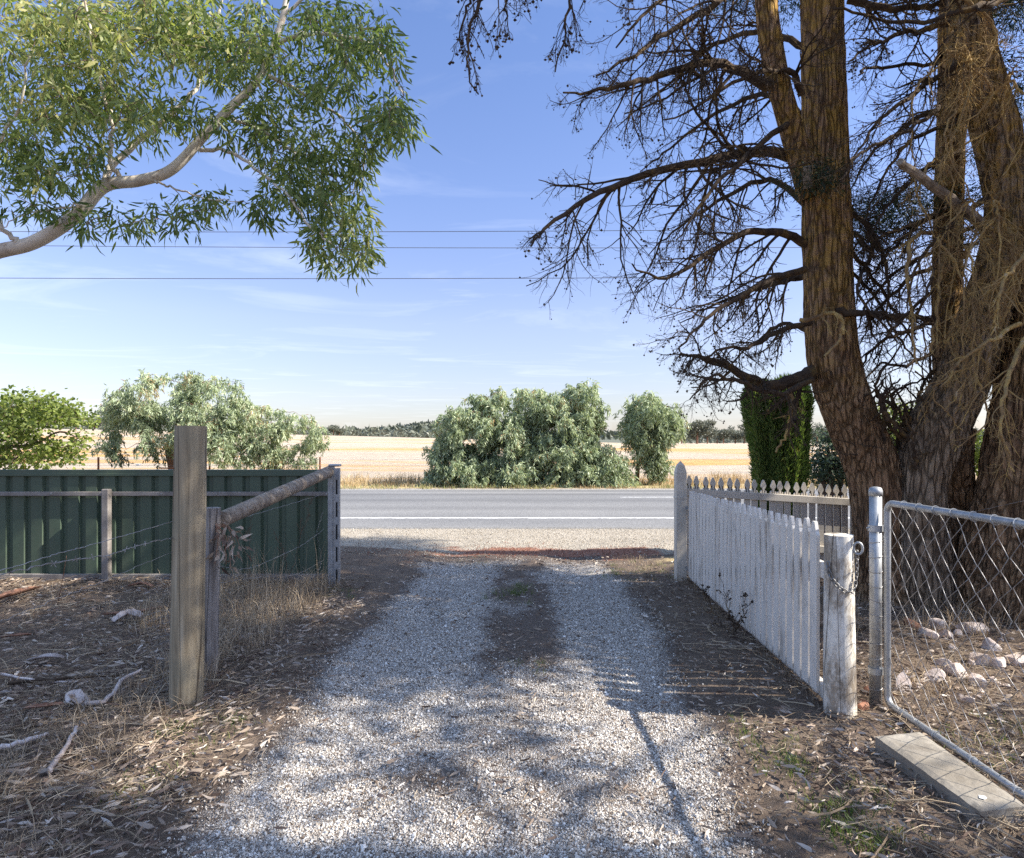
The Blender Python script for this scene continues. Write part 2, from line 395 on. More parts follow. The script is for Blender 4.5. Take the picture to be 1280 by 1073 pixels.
    k = Mat('green_steel', .42, .4); c = k.ramp(k.noise(3, detail=7, rough=.7, stretch=(1, 1, .5)), [(.3, (.070, .100, .068)), (.7, (.088, .125, .086))])
    lowz = k.n('ShaderNodeSeparateXYZ'); k.l(k.co(), lowz.inputs[0])
    dust = k.math('MULTIPLY', k.ramp(k.noise(8, detail=8, rough=.75, stretch=(1, 1, .3)), [(.45, 0), (.7, 1)]), .30)
    k.color(k.mix(dust, c, (.12, .12, .095))); M['green'] = k.m
    M['concrete'] = noisy('weathered_concrete', [(.3, (.17, .145, .115)), (.55, (.30, .27, .225)), (.75, (.42, .385, .33))], 7, detail=9, rough=.9, bump=.6, bdist=.008, bscale=35, dirt=(.13, .105, .075), dscale=3.5, dlo=.5, dhi=.72)
    M['dropping'] = noisy('bird_dropping', [(.3, (.6, .6, .58)), (.7, (.82, .82, .8))], 20, bump=0)
    M['wire'] = noisy('old_wire', [(.3, (.22, .2, .19)), (.7, (.45, .44, .43))], 12, metal=.5, rough=.5, bump=0)
    M['rust'] = noisy('rusty_steel', [(.3, (.13, .05, .025)), (.7, (.30, .13, .06))], 12, metal=.2, rough=.8, bump=.2)
    M['chain'] = noisy('chain_steel', [(.3, (.12, .115, .11)), (.7, (.30, .29, .28))], 16, metal=.6, rough=.5, bump=.1)
    M['cable'] = noisy('power_cable', [(.3, (.06, .06, .065)), (.7, (.10, .10, .11))], 3, bump=0)
    M['rock'] = noisy('quartz_rock', [(.28, (.26, .17, .13)), (.45, (.50, .40, .34)), (.6, (.66, .58, .53)), (.75, (.76, .71, .67))], 7, detail=9, rough=.85, bump=.7, bdist=.02, bscale=22)
    M['redrock'] = noisy('ironstone_rock', [(.3, (.19, .08, .05)), (.6, (.38, .19, .12)), (.75, (.5, .32, .22))], 8, detail=9, rough=.85, bump=.7, bdist=.015, bscale=22)
    M['barkstrip'] = noisy('shed_bark', [(.3, (.12, .055, .035)), (.5, (.27, .14, .09)), (.7, (.40, .27, .2))], 9, (1, 1, 1), bump=.5, bdist=.006)
    M['palestick'] = noisy('bleached_stick', [(.3, (.26, .21, .19)), (.5, (.46, .39, .36)), (.7, (.62, .56, .54))], 9, bump=.4, bdist=.006)
    M['litter'] = k = Mat('leaf_litter', .8, .2); k.color(k.ramp(k.attr(), [(0, (.075, .052, .042)), (.25, (.19, .135, .105)), (.5, (.33, .26, .20)), (.75, (.47, .40, .33)), (.95, (.64, .58, .52)), (1, (.36, .16, .07))])); M['litter'] = k.m
    k = Mat('dry_straw', .8, .2); k.color(k.ramp(k.attr(), [(0, (.14, .10, .072)), (.4, (.31, .235, .16)), (.8, (.54, .43, .295)), (1, (.60, .51, .39))])); k.translucent(.2, (1.1, 1.05, .9)); M['straw'] = k.m
    M['grass'] = leafmat('green_grass', [(0, (.045, .085, .02)), (.5, (.09, .14, .035)), (1, (.20, .22, .07))], .3)
    M['roadgrass'] = leafmat('roadside_grass', [(0, (.24, .15, .07)), (.5, (.46, .34, .18)), (.9, (.6, .47, .28)), (1, (.26, .27, .1))], .2, (1.1, 1.05, .9))
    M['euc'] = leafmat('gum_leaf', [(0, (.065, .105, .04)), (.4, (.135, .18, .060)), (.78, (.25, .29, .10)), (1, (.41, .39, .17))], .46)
    M['farGum'] = leafmat('grey_green_leaf', [(0, (.10, .13, .075)), (.35, (.27, .33, .19)), (.7, (.47, .53, .34)), (.92, (.62, .66, .46)), (1, (.36, .25, .13))], .3, (1.2, 1.2, .8))
    M['lime'] = leafmat('lime_leaf', [(0, (.075, .10, .025)), (.5, (.18, .23, .05)), (1, (.33, .36, .10))], .4)
    M['pine'] = leafmat('conifer_needle', [(0, (.016, .032, .018)), (.6, (.035, .06, .028)), (1, (.075, .10, .035))], .15)
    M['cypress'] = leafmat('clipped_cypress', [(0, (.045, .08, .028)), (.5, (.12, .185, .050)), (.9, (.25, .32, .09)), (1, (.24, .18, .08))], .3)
    M['shrub'] = leafmat('dark_shrub_leaf', [(0, (.04, .06, .045)), (.5, (.075, .11, .075)), (1, (.13, .17, .11))], .25)
    M['treeline'] = leafmat('treeline_leaf', [(0, (.075, .085, .06)), (.5, (.125, .135, .095)), (1, (.19, .195, .14))], .15, (1, 1, 1))
make_materials()

# ------------------------------------------------------------------ world, sun, camera
SUN_EL, SUN_AZ = 40.0, 99.0      # azimuth clockwise from the view direction
def setup_light():
    w = bpy.data.worlds.new('World'); scene.world = w; w.use_nodes = True
    t = w.node_tree; bg = t.nodes['Background']
    sky = t.nodes.new('ShaderNodeTexSky'); sky.sky_type = 'NISHITA'; sky.sun_disc = False
    sky.sun_elevation = math.radians(SUN_EL); sky.sun_rotation = math.radians(SUN_AZ)
    sky.altitude = 100; sky.air_density = 1.0; sky.dust_density = 0.6; sky.ozone_density = 2.0
    tc = t.nodes.new('ShaderNodeTexCoord'); sp = t.nodes.new('ShaderNodeSeparateXYZ'); t.links.new(tc.outputs['Generated'], sp.inputs[0])
    def mth(op, a, b):
        n = t.nodes.new('ShaderNodeMath'); n.operation = op
        for s_, v in ((n.inputs[0], a), (n.inputs[1], b)):
            if isinstance(v, (int, float)): s_.default_value = v
            else: t.links.new(v, s_)
        return n.outputs[0]
    zc = mth('MAXIMUM', sp.outputs[2], .03)
    cb = t.nodes.new('ShaderNodeCombineXYZ'); t.links.new(mth('DIVIDE', sp.outputs[0], zc), cb.inputs[0]); t.links.new(mth('MULTIPLY', mth('DIVIDE', sp.outputs[1], zc), 1.6), cb.inputs[1])
    no = t.nodes.new('ShaderNodeTexNoise'); no.inputs['Scale'].default_value = .55; no.inputs['Detail'].default_value = 9; no.inputs['Roughness'].default_value = .62; no.inputs['Distortion'].default_value = .8
    t.links.new(cb.outputs[0], no.inputs['Vector'])
    rp = t.nodes.new('ShaderNodeValToRGB'); rp.color_ramp.elements[0].position = .53; rp.color_ramp.elements[1].position = .82
    rp.color_ramp.elements[1].color = (.30, .30, .30, 1); rp.color_ramp.elements[0].color = (0, 0, 0, 1)
    t.links.new(no.outputs['Fac'], rp.inputs['Fac'])
    mx = t.nodes.new('ShaderNodeMix'); mx.data_type = 'RGBA'
    hs = t.nodes.new('ShaderNodeHueSaturation'); hs.inputs['Saturation'].default_value = 1.0; hs.inputs['Value'].default_value = 1.08; t.links.new(sky.outputs[0], hs.inputs['Color'])
    tn = t.nodes.new('ShaderNodeMix'); tn.data_type = 'RGBA'; tn.blend_type = 'MULTIPLY'; tn.inputs[0].default_value = 1; t.links.new(hs.outputs[0], tn.inputs[6])
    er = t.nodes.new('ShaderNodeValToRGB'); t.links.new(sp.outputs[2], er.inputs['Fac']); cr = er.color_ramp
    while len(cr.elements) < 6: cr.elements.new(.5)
    for e, (p, c) in zip(cr.elements, [(0, (.62, .60, .72)), (.07, (.76, .67, .73)), (.18, (.94, .79, .87)), (.36, (.90, .85, 1.0)), (.60, (.84, .88, 1.08)), (.76, (3.0, 2.7, 2.35))]): e.position = p; e.color = (*c, 1)  # sky tint by elevation; extra brightness added overhead, out of view, to fill shade
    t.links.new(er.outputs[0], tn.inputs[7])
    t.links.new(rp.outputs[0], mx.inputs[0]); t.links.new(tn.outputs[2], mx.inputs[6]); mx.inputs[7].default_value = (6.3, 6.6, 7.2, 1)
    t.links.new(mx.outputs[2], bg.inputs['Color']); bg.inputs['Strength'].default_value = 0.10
    s = bpy.data.lights.new('sun', 'SUN'); s.energy = 5.0; s.angle = math.radians(.53); s.color = (1, .94, .84)
    o = bpy.data.objects.new('sun', s); COL.objects.link(o)
    el, az = math.radians(SUN_EL), math.radians(SUN_AZ)
    d = Vector((math.sin(az) * math.cos(el), math.cos(az) * math.cos(el), math.sin(el)))
    o.rotation_euler = d.to_track_quat('Z', 'Y').to_euler(); o.location = d * 60
    cam = bpy.data.cameras.new('camera'); cam.sensor_width = 36; cam.sensor_fit = 'HORIZONTAL'; cam.lens = 36 * F / 1280
    cam.shift_y = (CY - 536.5) / 1280; cam.clip_end = 20000; cam.clip_start = .05
    c = bpy.data.objects.new('camera', cam); COL.objects.link(c); c.location = (0, 0, H); c.rotation_euler = (math.radians(90), 0, 0)
    scene.camera = c
    v = scene.view_settings; v.view_transform = 'Standard'; v.look = 'None'; v.exposure = EXPOSURE; v.gamma = 1
    cy = scene.cycles; cy.max_bounces = 7; cy.diffuse_bounces = 4; cy.glossy_bounces = 3; cy.transmission_bounces = 4; cy.transparent_max_bounces = 4
    cy.sample_clamp_indirect = 6; cy.use_denoising = False; cy.use_adaptive_sampling = False
    try: cy.denoiser = 'OPENIMAGEDENOISE'
    except Exception: pass
EXPOSURE = 1.2
setup_light()

# ------------------------------------------------------------------ setting sheets
def grow(a, b, s, g=1.25):
    out = [a]
    while (out[-1] < b) if b > a else (out[-1] > b):
        out.append(out[-1] + math.copysign(s, b - a)); s *= g
    return out
def axis(lo, hi, step, far_lo, far_hi):
    f = list(np.arange(lo, hi + 1e-6, step))
    return np.array(sorted(set(grow(lo, far_lo, step)[1:] + f + grow(hi, far_hi, step)[1:])))

def sheet(name, xs, ys, zf, mat, attrs=None, kind='structure'):
    X, Y = np.meshgrid(xs, ys); Z = zf(X, Y)
    nx, ny = len(xs), len(ys)
    i = (np.arange(ny - 1)[:, None] * nx + np.arange(nx - 1)[None]).ravel()
    mb = MB(); mb.add(np.stack([X, Y, Z], -1).reshape(-1, 3), np.stack([i, i + 1, i + nx + 1, i + nx], 1))
    o = mb.build(name, mat, smooth=True)
    for an, fn in (attrs or {}).items():
        v = np.asarray(fn(X, Y), np.float32).ravel()
        if an == 'rnd': o.data.attributes['rnd'].data.foreach_set('value', v)
        else: o.data.attributes.new(an, 'FLOAT', 'POINT').data.foreach_set('value', v)
    o['kind'] = kind
    return o

def verge_m(x, y):
    # edge of the dusty gravel verge, bending round the mouth of the drive
    e = 8.75 + 0.35 * np.clip(-(x + 1.0), -1.5, 1.5) * .6
    return sstep(e - .25, e + .35, y) * (1 - sstep(20.5, 21.2, y))
def red_m(x, y):
    return .9 * np.exp(-(((y - 8.45 - .10 * (x + .5) + 1.4 * (fbm(x * .9, y * 1.5) - .5)) / .75) ** 2) ** 1.5) * (.35 + .65 * sstep(-1.6, -.4, x)) * sstep(-2.6, -1.6, x) * (1 - sstep(1.6, 2.4, x))
def dry_m(x, y):
    return np.maximum(sstep(20.6, 21.3, y) * .85, .85 * np.exp(-((x - 2.6) / .9) ** 2 - ((y - 7.9) / .5) ** 2))

XS = axis(-7, 7, .07, -2600, 2600)
YN = np.array(sorted(set(grow(-1.5, -30, .2)[1:]) | set(np.arange(-1.5, 12, .07)) | set(np.arange(12.1, 24.01, .35))))
YN[-1] = 24.0
sheet('ground', XS, YN, gz, M['soil'], {'verge': verge_m, 'red': red_m, 'dry': dry_m})
YF = np.array([24.0] + grow(24.4, 330, .5, 1.06))
sheet('field', XS[::2], YF, gz, M['field'], {'rnd': lambda x, y: sstep(70, 150, y) * .8})
YH = np.array([YF[-1]] + grow(YF[-1] + 10, 6000, 12, 1.08))
sheet('hills', XS[::3], YH, gz, M['hill'])

# drive: two gravel wheel tracks with a bare middle
DY = np.arange(-1.6, 8.75, .06)
def drive_edges(y):
    l = np.interp(y, [-2, 2.3, 3.7, 5, 6.4, 7.6, 8.4, 8.8], [-1.36, -1.33, -1.28, -1.32, -1.28, -1.2, -1.25, -1.3]) + .30 * (fbm(y * 2.2, 3.3) - .5) + .1 * (fbm(y * 9, 1.3) - .5)
    r = np.interp(y, [-2, 2.3, 3, 3.9, 5.3, 6.8, 8.2, 8.8], [1.0, 1.03, 1.07, 1.17, 1.25, 1.28, 1.2, 1.25]) + .30 * (fbm(y * 2.2, 8.3) - .5) + .1 * (fbm(y * 9, 5.3) - .5)
    return l, r
def bare_f(x, y):
    c = np.exp(-((x - .06 - .02 * (y - 5)) / .36) ** 4) * sstep(3.5, 4.6, y) * np.clip(1.9 * fbm(x * 3.0, y * 1.9 + 7) - .12, 0, .93)
    c = np.maximum(c, .75 * np.exp(-((x + .36) / .3) ** 2 - ((y - 2.85) / .2) ** 2))
    c = np.maximum(c, .55 * np.exp(-((x - .35) / .5) ** 2 - ((y - 2.75) / .16) ** 2))
    c = np.maximum(c, .42 * sstep(.55, .72, fbm(x * 1.5 + 5, y * 1.9)))
    l, r = drive_edges(y)
    c = np.maximum(c, np.maximum(1 - sstep(0, .35, x - l), 1 - sstep(0, .35, r - x)) * .8)
    c = np.maximum(c, sstep(7.5, 8.4, y) * .9)
    return np.clip(c, 0, 1)
def driveway():
    ts = np.linspace(0, 1, 46)
    l, r = drive_edges(DY)
    X = l[:, None] + (r - l)[:, None] * ts[None]; Y = np.repeat(DY[:, None], len(ts), 1)
    lift = .010 * np.minimum(1, np.minimum(ts, 1 - ts) * 14)[None] * (1 - sstep(8.3, 8.7, DY))[:, None] - .002
    Z = gz(X, Y) + lift
    nx, ny = len(ts), len(DY)
    i = (np.arange(ny - 1)[:, None] * nx + np.arange(nx - 1)[None]).ravel()
    mb = MB(); mb.add(np.stack([X, Y, Z], -1).reshape(-1, 3), np.stack([i, i + 1, i + nx + 1, i + nx], 1), None, bare_f(X, Y).ravel())
    o = mb.build('driveway', M['gravel_bed'], smooth=True); o['kind'] = 'structure'
driveway()

def road():
    ys = np.array([ROAD0 - .03, ROAD0] + list(np.arange(ROAD0 + .1, ROAD1, .15)) + [ROAD1, ROAD1 + .03])
    xs = axis(-10, 10, .12, -900, 900)
    ed = lambda x: .06 * (fbm(x * 1.7, 2.2) - .5) + .05 * (fbm(x * 8, 4.2) - .5)
    X, Y = np.meshgrid(xs, ys); Y = Y.copy()
    Y[:2] += ed(X[:2]) * 1.6; 
    Z = road_z(Y); Z[0] -= .05; Z[-1] -= .05
    tr = sum(np.exp(-((Y - c) / .42) ** 2) for c in (17.3, 19.0)) * .75 + sum(np.exp(-((Y - c) / .35) ** 2) for c in (13.75, 15.35)) * .45
    tr = tr * (.55 + .9 * fbm(X * .25, Y * 1.2)) 
    nx, ny = len(xs), len(ys)
    i = (np.arange(ny - 1)[:, None] * nx + np.arange(nx - 1)[None]).ravel()
    mb = MB(); mb.add(np.stack([X, Y, Z], -1).reshape(-1, 3), np.stack([i, i + 1, i + nx + 1, i + nx], 1), None, np.clip(tr, 0, 1).ravel())
    o = mb.build('road', M['asphalt'], smooth=True); o['kind'] = 'structure'
    def strip(name, y0, y1, segs):
        m = MB()
        for x0, x1 in segs:
            xx = np.linspace(x0, x1, max(2, int((x1 - x0) / 2)))
            V = np.concatenate([np.stack([xx, np.full_like(xx, y), np.full_like(xx, float(road_z(y)) + .004)], 1) for y in (y0, y1)])
            n = len(xx); j = np.arange(n - 1)
            m.add(V, np.stack([j, j + 1, j + n + 1, j + n], 1))
        m.build(name, M['line'], o)
    strip('edge_line', 12.28, 12.40, [(-300, 300)])
    strip('edge_line', 19.72, 19.83, [(-300, 300)])
    strip('centre_line', 16.2, 16.31, [(2.75 + k * 12, 2.75 + k * 12 + 3.6) for k in range(-8, 9)])
road()

# ------------------------------------------------------------------ built things
def lathe_log(mb, p0, p1, r0, r1, seed, k=26, m=28, wob=.04, a=0.0):
    """a round timber with uneven sides and a flat sawn end"""
    P = np.array(p0)[None] + (np.array(p1) - np.array(p0))[None] * np.linspace(0, 1, m)[:, None]
    mb2 = MB(); mb2.tubes(P, np.linspace(r0, r1, m), k, ref=(1, .2, .1))
    V = mb2.v[0].reshape(m, k, 3).astype(float); c = P[:, None]
    L = np.linalg.norm(np.array(p1) - np.array(p0))
    an = np.arange(k) / k * 2 * math.pi
    s = np.linspace(0, 1, m) * L
    d = 1 + wob * 2 * (fbm(np.cos(an)[None] * 1.3 + seed, np.sin(an)[None] * 1.3, s[:, None] * 1.6) - .5) + wob * .6 * (vnoise(np.cos(an)[None] * 5 + seed, np.sin(an)[None] * 5, s[:, None] * .8) - .5)
    V = c + (V - c) * d[..., None]
    Q = mb2.q[0]
    n = m * k
    ends = np.vstack([V.reshape(-1, 3), [P[0]], [P[-1]], V[0], V[-1]])
    T = [[n + 2 + (j + 1) % k, n + 2 + j, n] for j in range(k)] + [[n + 2 + k + j, n + 2 + k + (j + 1) % k, n + 1] for j in range(k)]
    mb.add(ends, Q, T, a)

def green_fence():
    y0 = 6.92
    root = thing('steel_fence', 'long dark green ribbed steel panel fence with a grey rail left of the drive', 'fence', (-3.7, y0, 0))
    x0, x1 = -12.5, -1.93
    prof = []; x = x1
    while x > x0:
        prof += [(x, 0), (x - .118, 0), (x - .135, .034), (x - .178, .034)]
        x -= .197
    prof = np.array(prof)
    mb = MB()
    zs = np.linspace(.06, 1.18, 9)
    n = len(prof)
    V = []
    for z in zs:
        V.append(np.stack([prof[:, 0], y0 + prof[:, 1], np.full(n, z)], 1))
    V = np.concatenate(V); j = np.arange(n - 1)
    Q = np.concatenate([np.stack([j + n * i, j + 1 + n * i, j + 1 + n * (i + 1), j + n * (i + 1)], 1) for i in range(len(zs) - 1)])
    mb.add(V, Q)
    mb.add(V + [0, .0015, 0], Q[:, ::-1])
    mb.build('ribbed_sheet', M['green'], root)
    mb = MB(); mb.box(((x0 + x1) / 2, y0 + .015, 1.178), (x1 - x0, .062, .05)); mb.box(((x0 + x1) / 2, y0 - .0195, 1.150), (x1 - x0, .006, .03))
    o = mb.build('top_channel', M['green'], root); bevel(o, .004)
    mb = MB(); mb.box(((x0 + x1) / 2, y0 - .030, .945), (x1 - x0, .036, .045))
    bevel(mb.build('rail', M['rail_brown'], root), .005)
    for xx in np.arange(x0 + .2, x1, .394):
        pass
    for i, xx in enumerate(np.arange(x1 - .06, -8.0, -.591)):
        mb = MB(); mb.box((xx, y0 - .0515, .945), (.014, .008, .014)); mb.build('rail_screw', M['galv'], root)
    mb = MB(); mb.box(((x0 + x1) / 2, y0 - .02, .045), (x1 - x0, .05, .07))
    bevel(mb.build('plinth', M['rail_brown'], root), .005)
    for xx, yy in ((-4.33, y0 - .085), (-7.4, y0 - .085), (-10.4, y0 - .085)):
        mb = MB(); mb.box((xx, yy, .5), (.075, .07, 1.0))
        p = mb.build('post', M['rail_brown'], root); bevel(p, .01, 3)
        mb = MB(); mb.box((xx, yy, 1.012), (.083, .078, .03)); c = mb.build('post_cap', M['galv'], p); bevel(c, .012, 3)
        c.location = (3.7 - p.location[0] - 3.7, 0, 0) if False else c.location
    return root

def steel_gatepost():
    # channel post with slots that ends the green fence
    bx, by = -1.835, 6.6
    root = thing('steel_post', 'slotted galvanised steel channel post at the drive end of the green fence', 'post', (bx, by, 0))
    mb = MB()
    mb.box((bx - .028, by, .62), (.052, .085, 1.26))
    o = mb.build('square_tube', M['galv'], root); bevel(o, .006)
    mb = MB()
    zs = [.0, .16, .40, .60, .66, .86, 1.06, 1.235]
    x = bx + .036
    mb.box((x, by - .034, .617), (.044, .006, 1.235)); mb.box((bx + .006, by - .02, .617), (.010, .034, 1.235)); mb.box((bx + .062, by - .018, .617), (.008, .038, 1.235))
    o = mb.build('channel', M['galv'], root)
    sm = Mat('slot_shadow', .9, .1).color((.03, .03, .03)).m
    for z in (.10, .33, .56, .79, 1.02):
        mb = MB(); mb.box((x + .001, by - .0375, z + .02), (.017, .003, .15)); mb.build('slot', sm, root)
    mb = MB(); mb.box((bx + .01, by - .005, 1.262), (.116, .094, .024)); bevel(mb.build('cap', M['galv'], root), .008)

def timber_posts():
    r = thing('timber_post', 'tall thick round treated pine post, the tallest in the photo, on the left', 'post', (-1.84, 3.6, 0))
    mb = MB(); lathe_log(mb, (-1.845, 3.62, -.15), (-1.815, 3.62, 1.592), .091, .083, 3.1, 32, 40, .03)
    mb.build('shaft', M['post'], r, smooth=True)
    mb = MB(); mb.tubes([(-1.88, 3.56, 1.355), (-1.958, 3.55, 1.357)], .004, 6, cap=True); mb.build('nail', M['rust'], r)
    mb = MB(); lathe_log(mb, (-1.935, 4.06, -.15), (-1.90, 4.06, 1.085), .060, .050, 7.7, 22, 26, .05)
    o = mb.build('short_post', M['grey_timber'], smooth=True); tag(o, 'short grey weathered round post just right of the tall pine post', 'post')
    mb = MB(); lathe_log(mb, (-1.86, 4.10, 1.005), (-1.885, 6.62, 1.20), .052, .056, 9.3, 22, 44, .07)
    o = mb.build('brace_log', M['log'], smooth=True); tag(o, 'slanting bark-covered brace log from the short grey post up to the steel post', 'log')

def wire(name, pts, r, mat, label, cat='wire', barbs=0, n=60, jit=.004):
    p = spline(pts, n); p[1:-1] += RNG.normal(size=(n - 2, 3)) * jit
    mb = MB(); mb.tubes(p, r, 5)
    if barbs:
        t = np.cumsum(np.linalg.norm(np.diff(p, axis=0), axis=1)); 
        q = p + np.cumsum(np.zeros_like(p), 0)
        ph = np.linspace(0, 60, n)
        mb.tubes(q + np.stack([np.zeros(n), np.cos(ph) * r * 1.6, np.sin(ph) * r * 1.6], 1), r, 4)
        S = []
        for b in range(barbs):
            c = p[int((b + .5) / barbs * (n - 1))]
            for _ in range(2):
                d = unit(RNG.normal(size=3)) * .016; S.append([c - d, c, c + d])
        mb.tubes(np.array(S), r * .8, 4)
    o = mb.build(name, mat, smooth=True); tag(o, label, cat); return o

def left_wires():
    wire('fence_wire', [at(216, 652, 3.58), at(130, 677, 2.9), at(60, 696, 2.45), at(-40, 727, 2.0)], .0017, M['wire'], 'thin plain wire sloping down left from the tall pine post, the upper strand', jit=.0015)
    wire('barbed_wire', [at(216, 672, 3.58), at(170, 683, 3.2), at(134, 694, 2.9), at(60, 705, 2.45), at(-40, 729, 2.0)], .0016, M['wire'], 'twisted barbed wire strand left of the tall pine post below the plain wire', barbs=13, jit=.002)
    wire('barbed_wire', [at(216, 690, 3.58), at(120, 730, 2.9), at(30, 765, 2.5), at(-60, 800, 2.2)], .0012, M['wire'], 'loose thin lower wire crossing the dry grass left of the tall post', jit=.003)
    wire('slack_wire', [at(404, 618, 6.55), at(350, 634, 5.6), at(300, 648, 4.6), at(268, 655, 4.1)], .0016, M['wire'], 'slack wire under the brace log, the upper of three', jit=.002)
    wire('slack_wire', [at(405, 662, 6.55), at(380, 680, 6.0), at(335, 702, 5.1), at(300, 712, 4.6), at(268, 706, 4.1)], .0016, M['wire'], 'slack curved wire under the brace log, the middle of three', jit=.003)
    wire('slack_wire', [at(405, 700, 6.55), at(370, 718, 5.9), at(320, 722, 4.9), at(268, 730, 4.1)], .0014, M['wire'], 'slack wire under the brace log, the lowest of three near the dry weeds', jit=.003)
    wire('tie_wire', [at(404, 640, 6.53), at(396, 668, 6.45), at(402, 700, 6.5), at(392, 722, 6.4)], .0014, M['wire'], 'loose tie wire dangling down the left side of the slotted steel post', jit=.006)
    # scrap of wire netting beside the tall post
    mb = MB(); us = np.linspace(0, 1, 9); vs = np.linspace(0, .50, 15)
    def pt(u, v): 
        return np.array([-2.06 + .17 * u + .03 * math.sin(v * 7), 3.62 + .14 * math.sin(u * 3.0) + .02 * math.sin(v * 9 + u), .02 + v])
    for u in us: mb.tubes(np.array([pt(u + .01 * math.sin(9 * v), v) for v in vs]), .0011, 4)
    for v in vs: mb.tubes(np.array([pt(u, v + .006 * math.sin(7 * u)) for u in us]), .0011, 4)
    tag(mb.build('wire_netting', M['wire']), 'bent scrap of white wire netting standing against the tall pine post', 'wire netting')

def picket_gate():
    A = np.array([1.895, 6.84, 0]); B = np.array([1.762, 3.60, 0])
    d = unit(B - A); L = np.linalg.norm(B - A); nrm = np.array([-d[1], d[0], 0]); nrm = nrm if nrm[0] < 0 else -nrm
    root = thing('picket_gate', 'open white picket gate standing along the right side of the gravel drive', 'gate', (A + B) / 2)
    up = np.array([0, 0, 1.0]); k = 27; pitch = (L - .10) / k
    for i in range(k):
        t = .05 + pitch * (i + .5); base = A + d * t
        g = gz1(base[0], base[1])
        top = np.interp(t, [0, L], [.985, 1.04]) + RNG.normal() * .004; bot = max(.075, g + .03); h = top - bot; w = .089
        out = [(-w / 2, 0), (w / 2, 0), (w / 2, h - .075), (w / 2 - .013, h - .055), (w / 2 - .013, h - .045), (.017, h), (-.017, h), (-w / 2 + .013, h - .045), (-w / 2 + .013, h - .055), (-w / 2, h - .075)]
        lean = RNG.normal() * .011
        mb = MB(); mb.prism(out, base + up * bot + nrm * .022, d, unit(up + d * lean), -nrm, .019)
        mb.build('picket', M['gate_white'], root)
    for z, ext, hh in ((.085, .07, .085), (.77, .10, .085)):
        ext_b = ext
        c = (A + B) / 2 + d * ext_b / 2 + up * z - nrm * .020
        mb = MB(); ang = math.atan2(d[1], d[0])
        mb.box(c, (L + ext_b, .042, hh), Matrix.Rotation(ang, 3, 'Z'))
        bevel(mb.build('rail', M['gate_white'], root), .004)
    mb = MB(); a_ = A + up * .11 + d * .05 - nrm * .02; b_ = A + d * (L - .3) + up * .74 - nrm * .02
    mb = MB(); v = b_ - a_
    R = Matrix.Rotation(math.atan2(d[1], d[0]), 3, 'Z') @ Matrix.Rotation(-math.atan2(v[2], np.linalg.norm(v[:2])), 3, 'Y')
    mb.box((a_ + b_) / 2, (np.linalg.norm(v) - .05, .03, .07), R); mb.build('brace', M['gate_white'], root)
    for z in (.16, .80):
        mb = MB(); mb.box(A + up * z - d * .02 + nrm * .035, (.012, .14, .035)); mb.tubes([A + up * (z - .04) - d * .055 + nrm * .02, A + up * (z + .04) - d * .055 + nrm * .02], .008, 8, cap=True)
        mb.build('hinge', M['galv'], root)

def white_fence():
    y0 = 6.98; x0, x1 = 1.90, 7.4
    root = thing('picket_fence', 'cream picket fence with pointed pickets behind the white gate and the tree', 'fence', (x0, y0, 0))
    # end post with pyramid cap
    px, py = 1.815, 6.90
    mb = MB(); mb.box((px, py, .56), (.112, .112, 1.22)); p = mb.build('post', M['fence_white'], root); bevel(p, .006)
    mb = MB(); mb.box((px, py, .905), (.122, .122, .02)); bevel(mb.build('collar', M['fence_white'], root), .004)
    mb = MB(); s = .056
    V = [(px - s, py - s, 1.17), (px + s, py - s, 1.17), (px + s, py + s, 1.17), (px - s, py + s, 1.17)]
    V += [(px - s * .62, py - s * .62, 1.255), (px + s * .62, py - s * .62, 1.255), (px + s * .62, py + s * .62, 1.255), (px - s * .62, py + s * .62, 1.255), (px, py, 1.30)]
    mb.add(V, [[0, 1, 5, 4], [1, 2, 6, 5], [2, 3, 7, 6], [3, 0, 4, 7]], [[4, 5, 8], [5, 6, 8], [6, 7, 8], [7, 4, 8]])
    mb.build('post_cap', M['fence_white'], root)
    drop = lambda x: -.062 * (x - 1.8)
    n = int((x1 - x0) / .0895)
    for i in range(n):
        x = x0 + .045 + i * .0895
        if 4.55 < x < 4.85: continue
        w = .067; h = 1.175 - .03 + RNG.normal() * .004 + drop(x); b = .03 + drop(x)
        hh = h - b
        out = [(-w / 2, 0), (w / 2, 0), (w / 2, hh - .125), (w / 2 - .016, hh - .112), (w / 2 - .021, hh - .100), (w / 2 - .006, hh - .075), (w / 2 - .004, hh - .058), (.012, hh - .012), (.007, hh), (-.007, hh), (-.012, hh - .012), (-w / 2 + .004, hh - .058), (-w / 2 + .006, hh - .075), (-w / 2 + .021, hh - .100), (-w / 2 + .016, hh - .112), (-w / 2, hh - .125)]
        mb = MB(); mb.prism(out, (x, y0 + .022, b), (1, 0, 0), unit(np.array([RNG.normal() * .012, 0, 1])), (0, 1, 0), .019)
        mb.build('picket', M['fence_white'], root)
    for z in (.965, .43):
        mb = MB(); dx = x1 - x0
        R = Matrix.Rotation(math.atan2(.062, 1), 3, 'Y')
        mb.box(((x0 + x1) / 2 - .02, y0, z + drop((x0 + x1) / 2)), (dx, .040, .078), R)
        bevel(mb.build('rail', M['fence_white'], root), .005)
    for x in (4.7, 7.3):
        mb = MB(); mb.box((x, y0 - .01, .5 + drop(x)), (.11, .11, 1.22)); bevel(mb.build('post', M['fence_white'], root), .006)

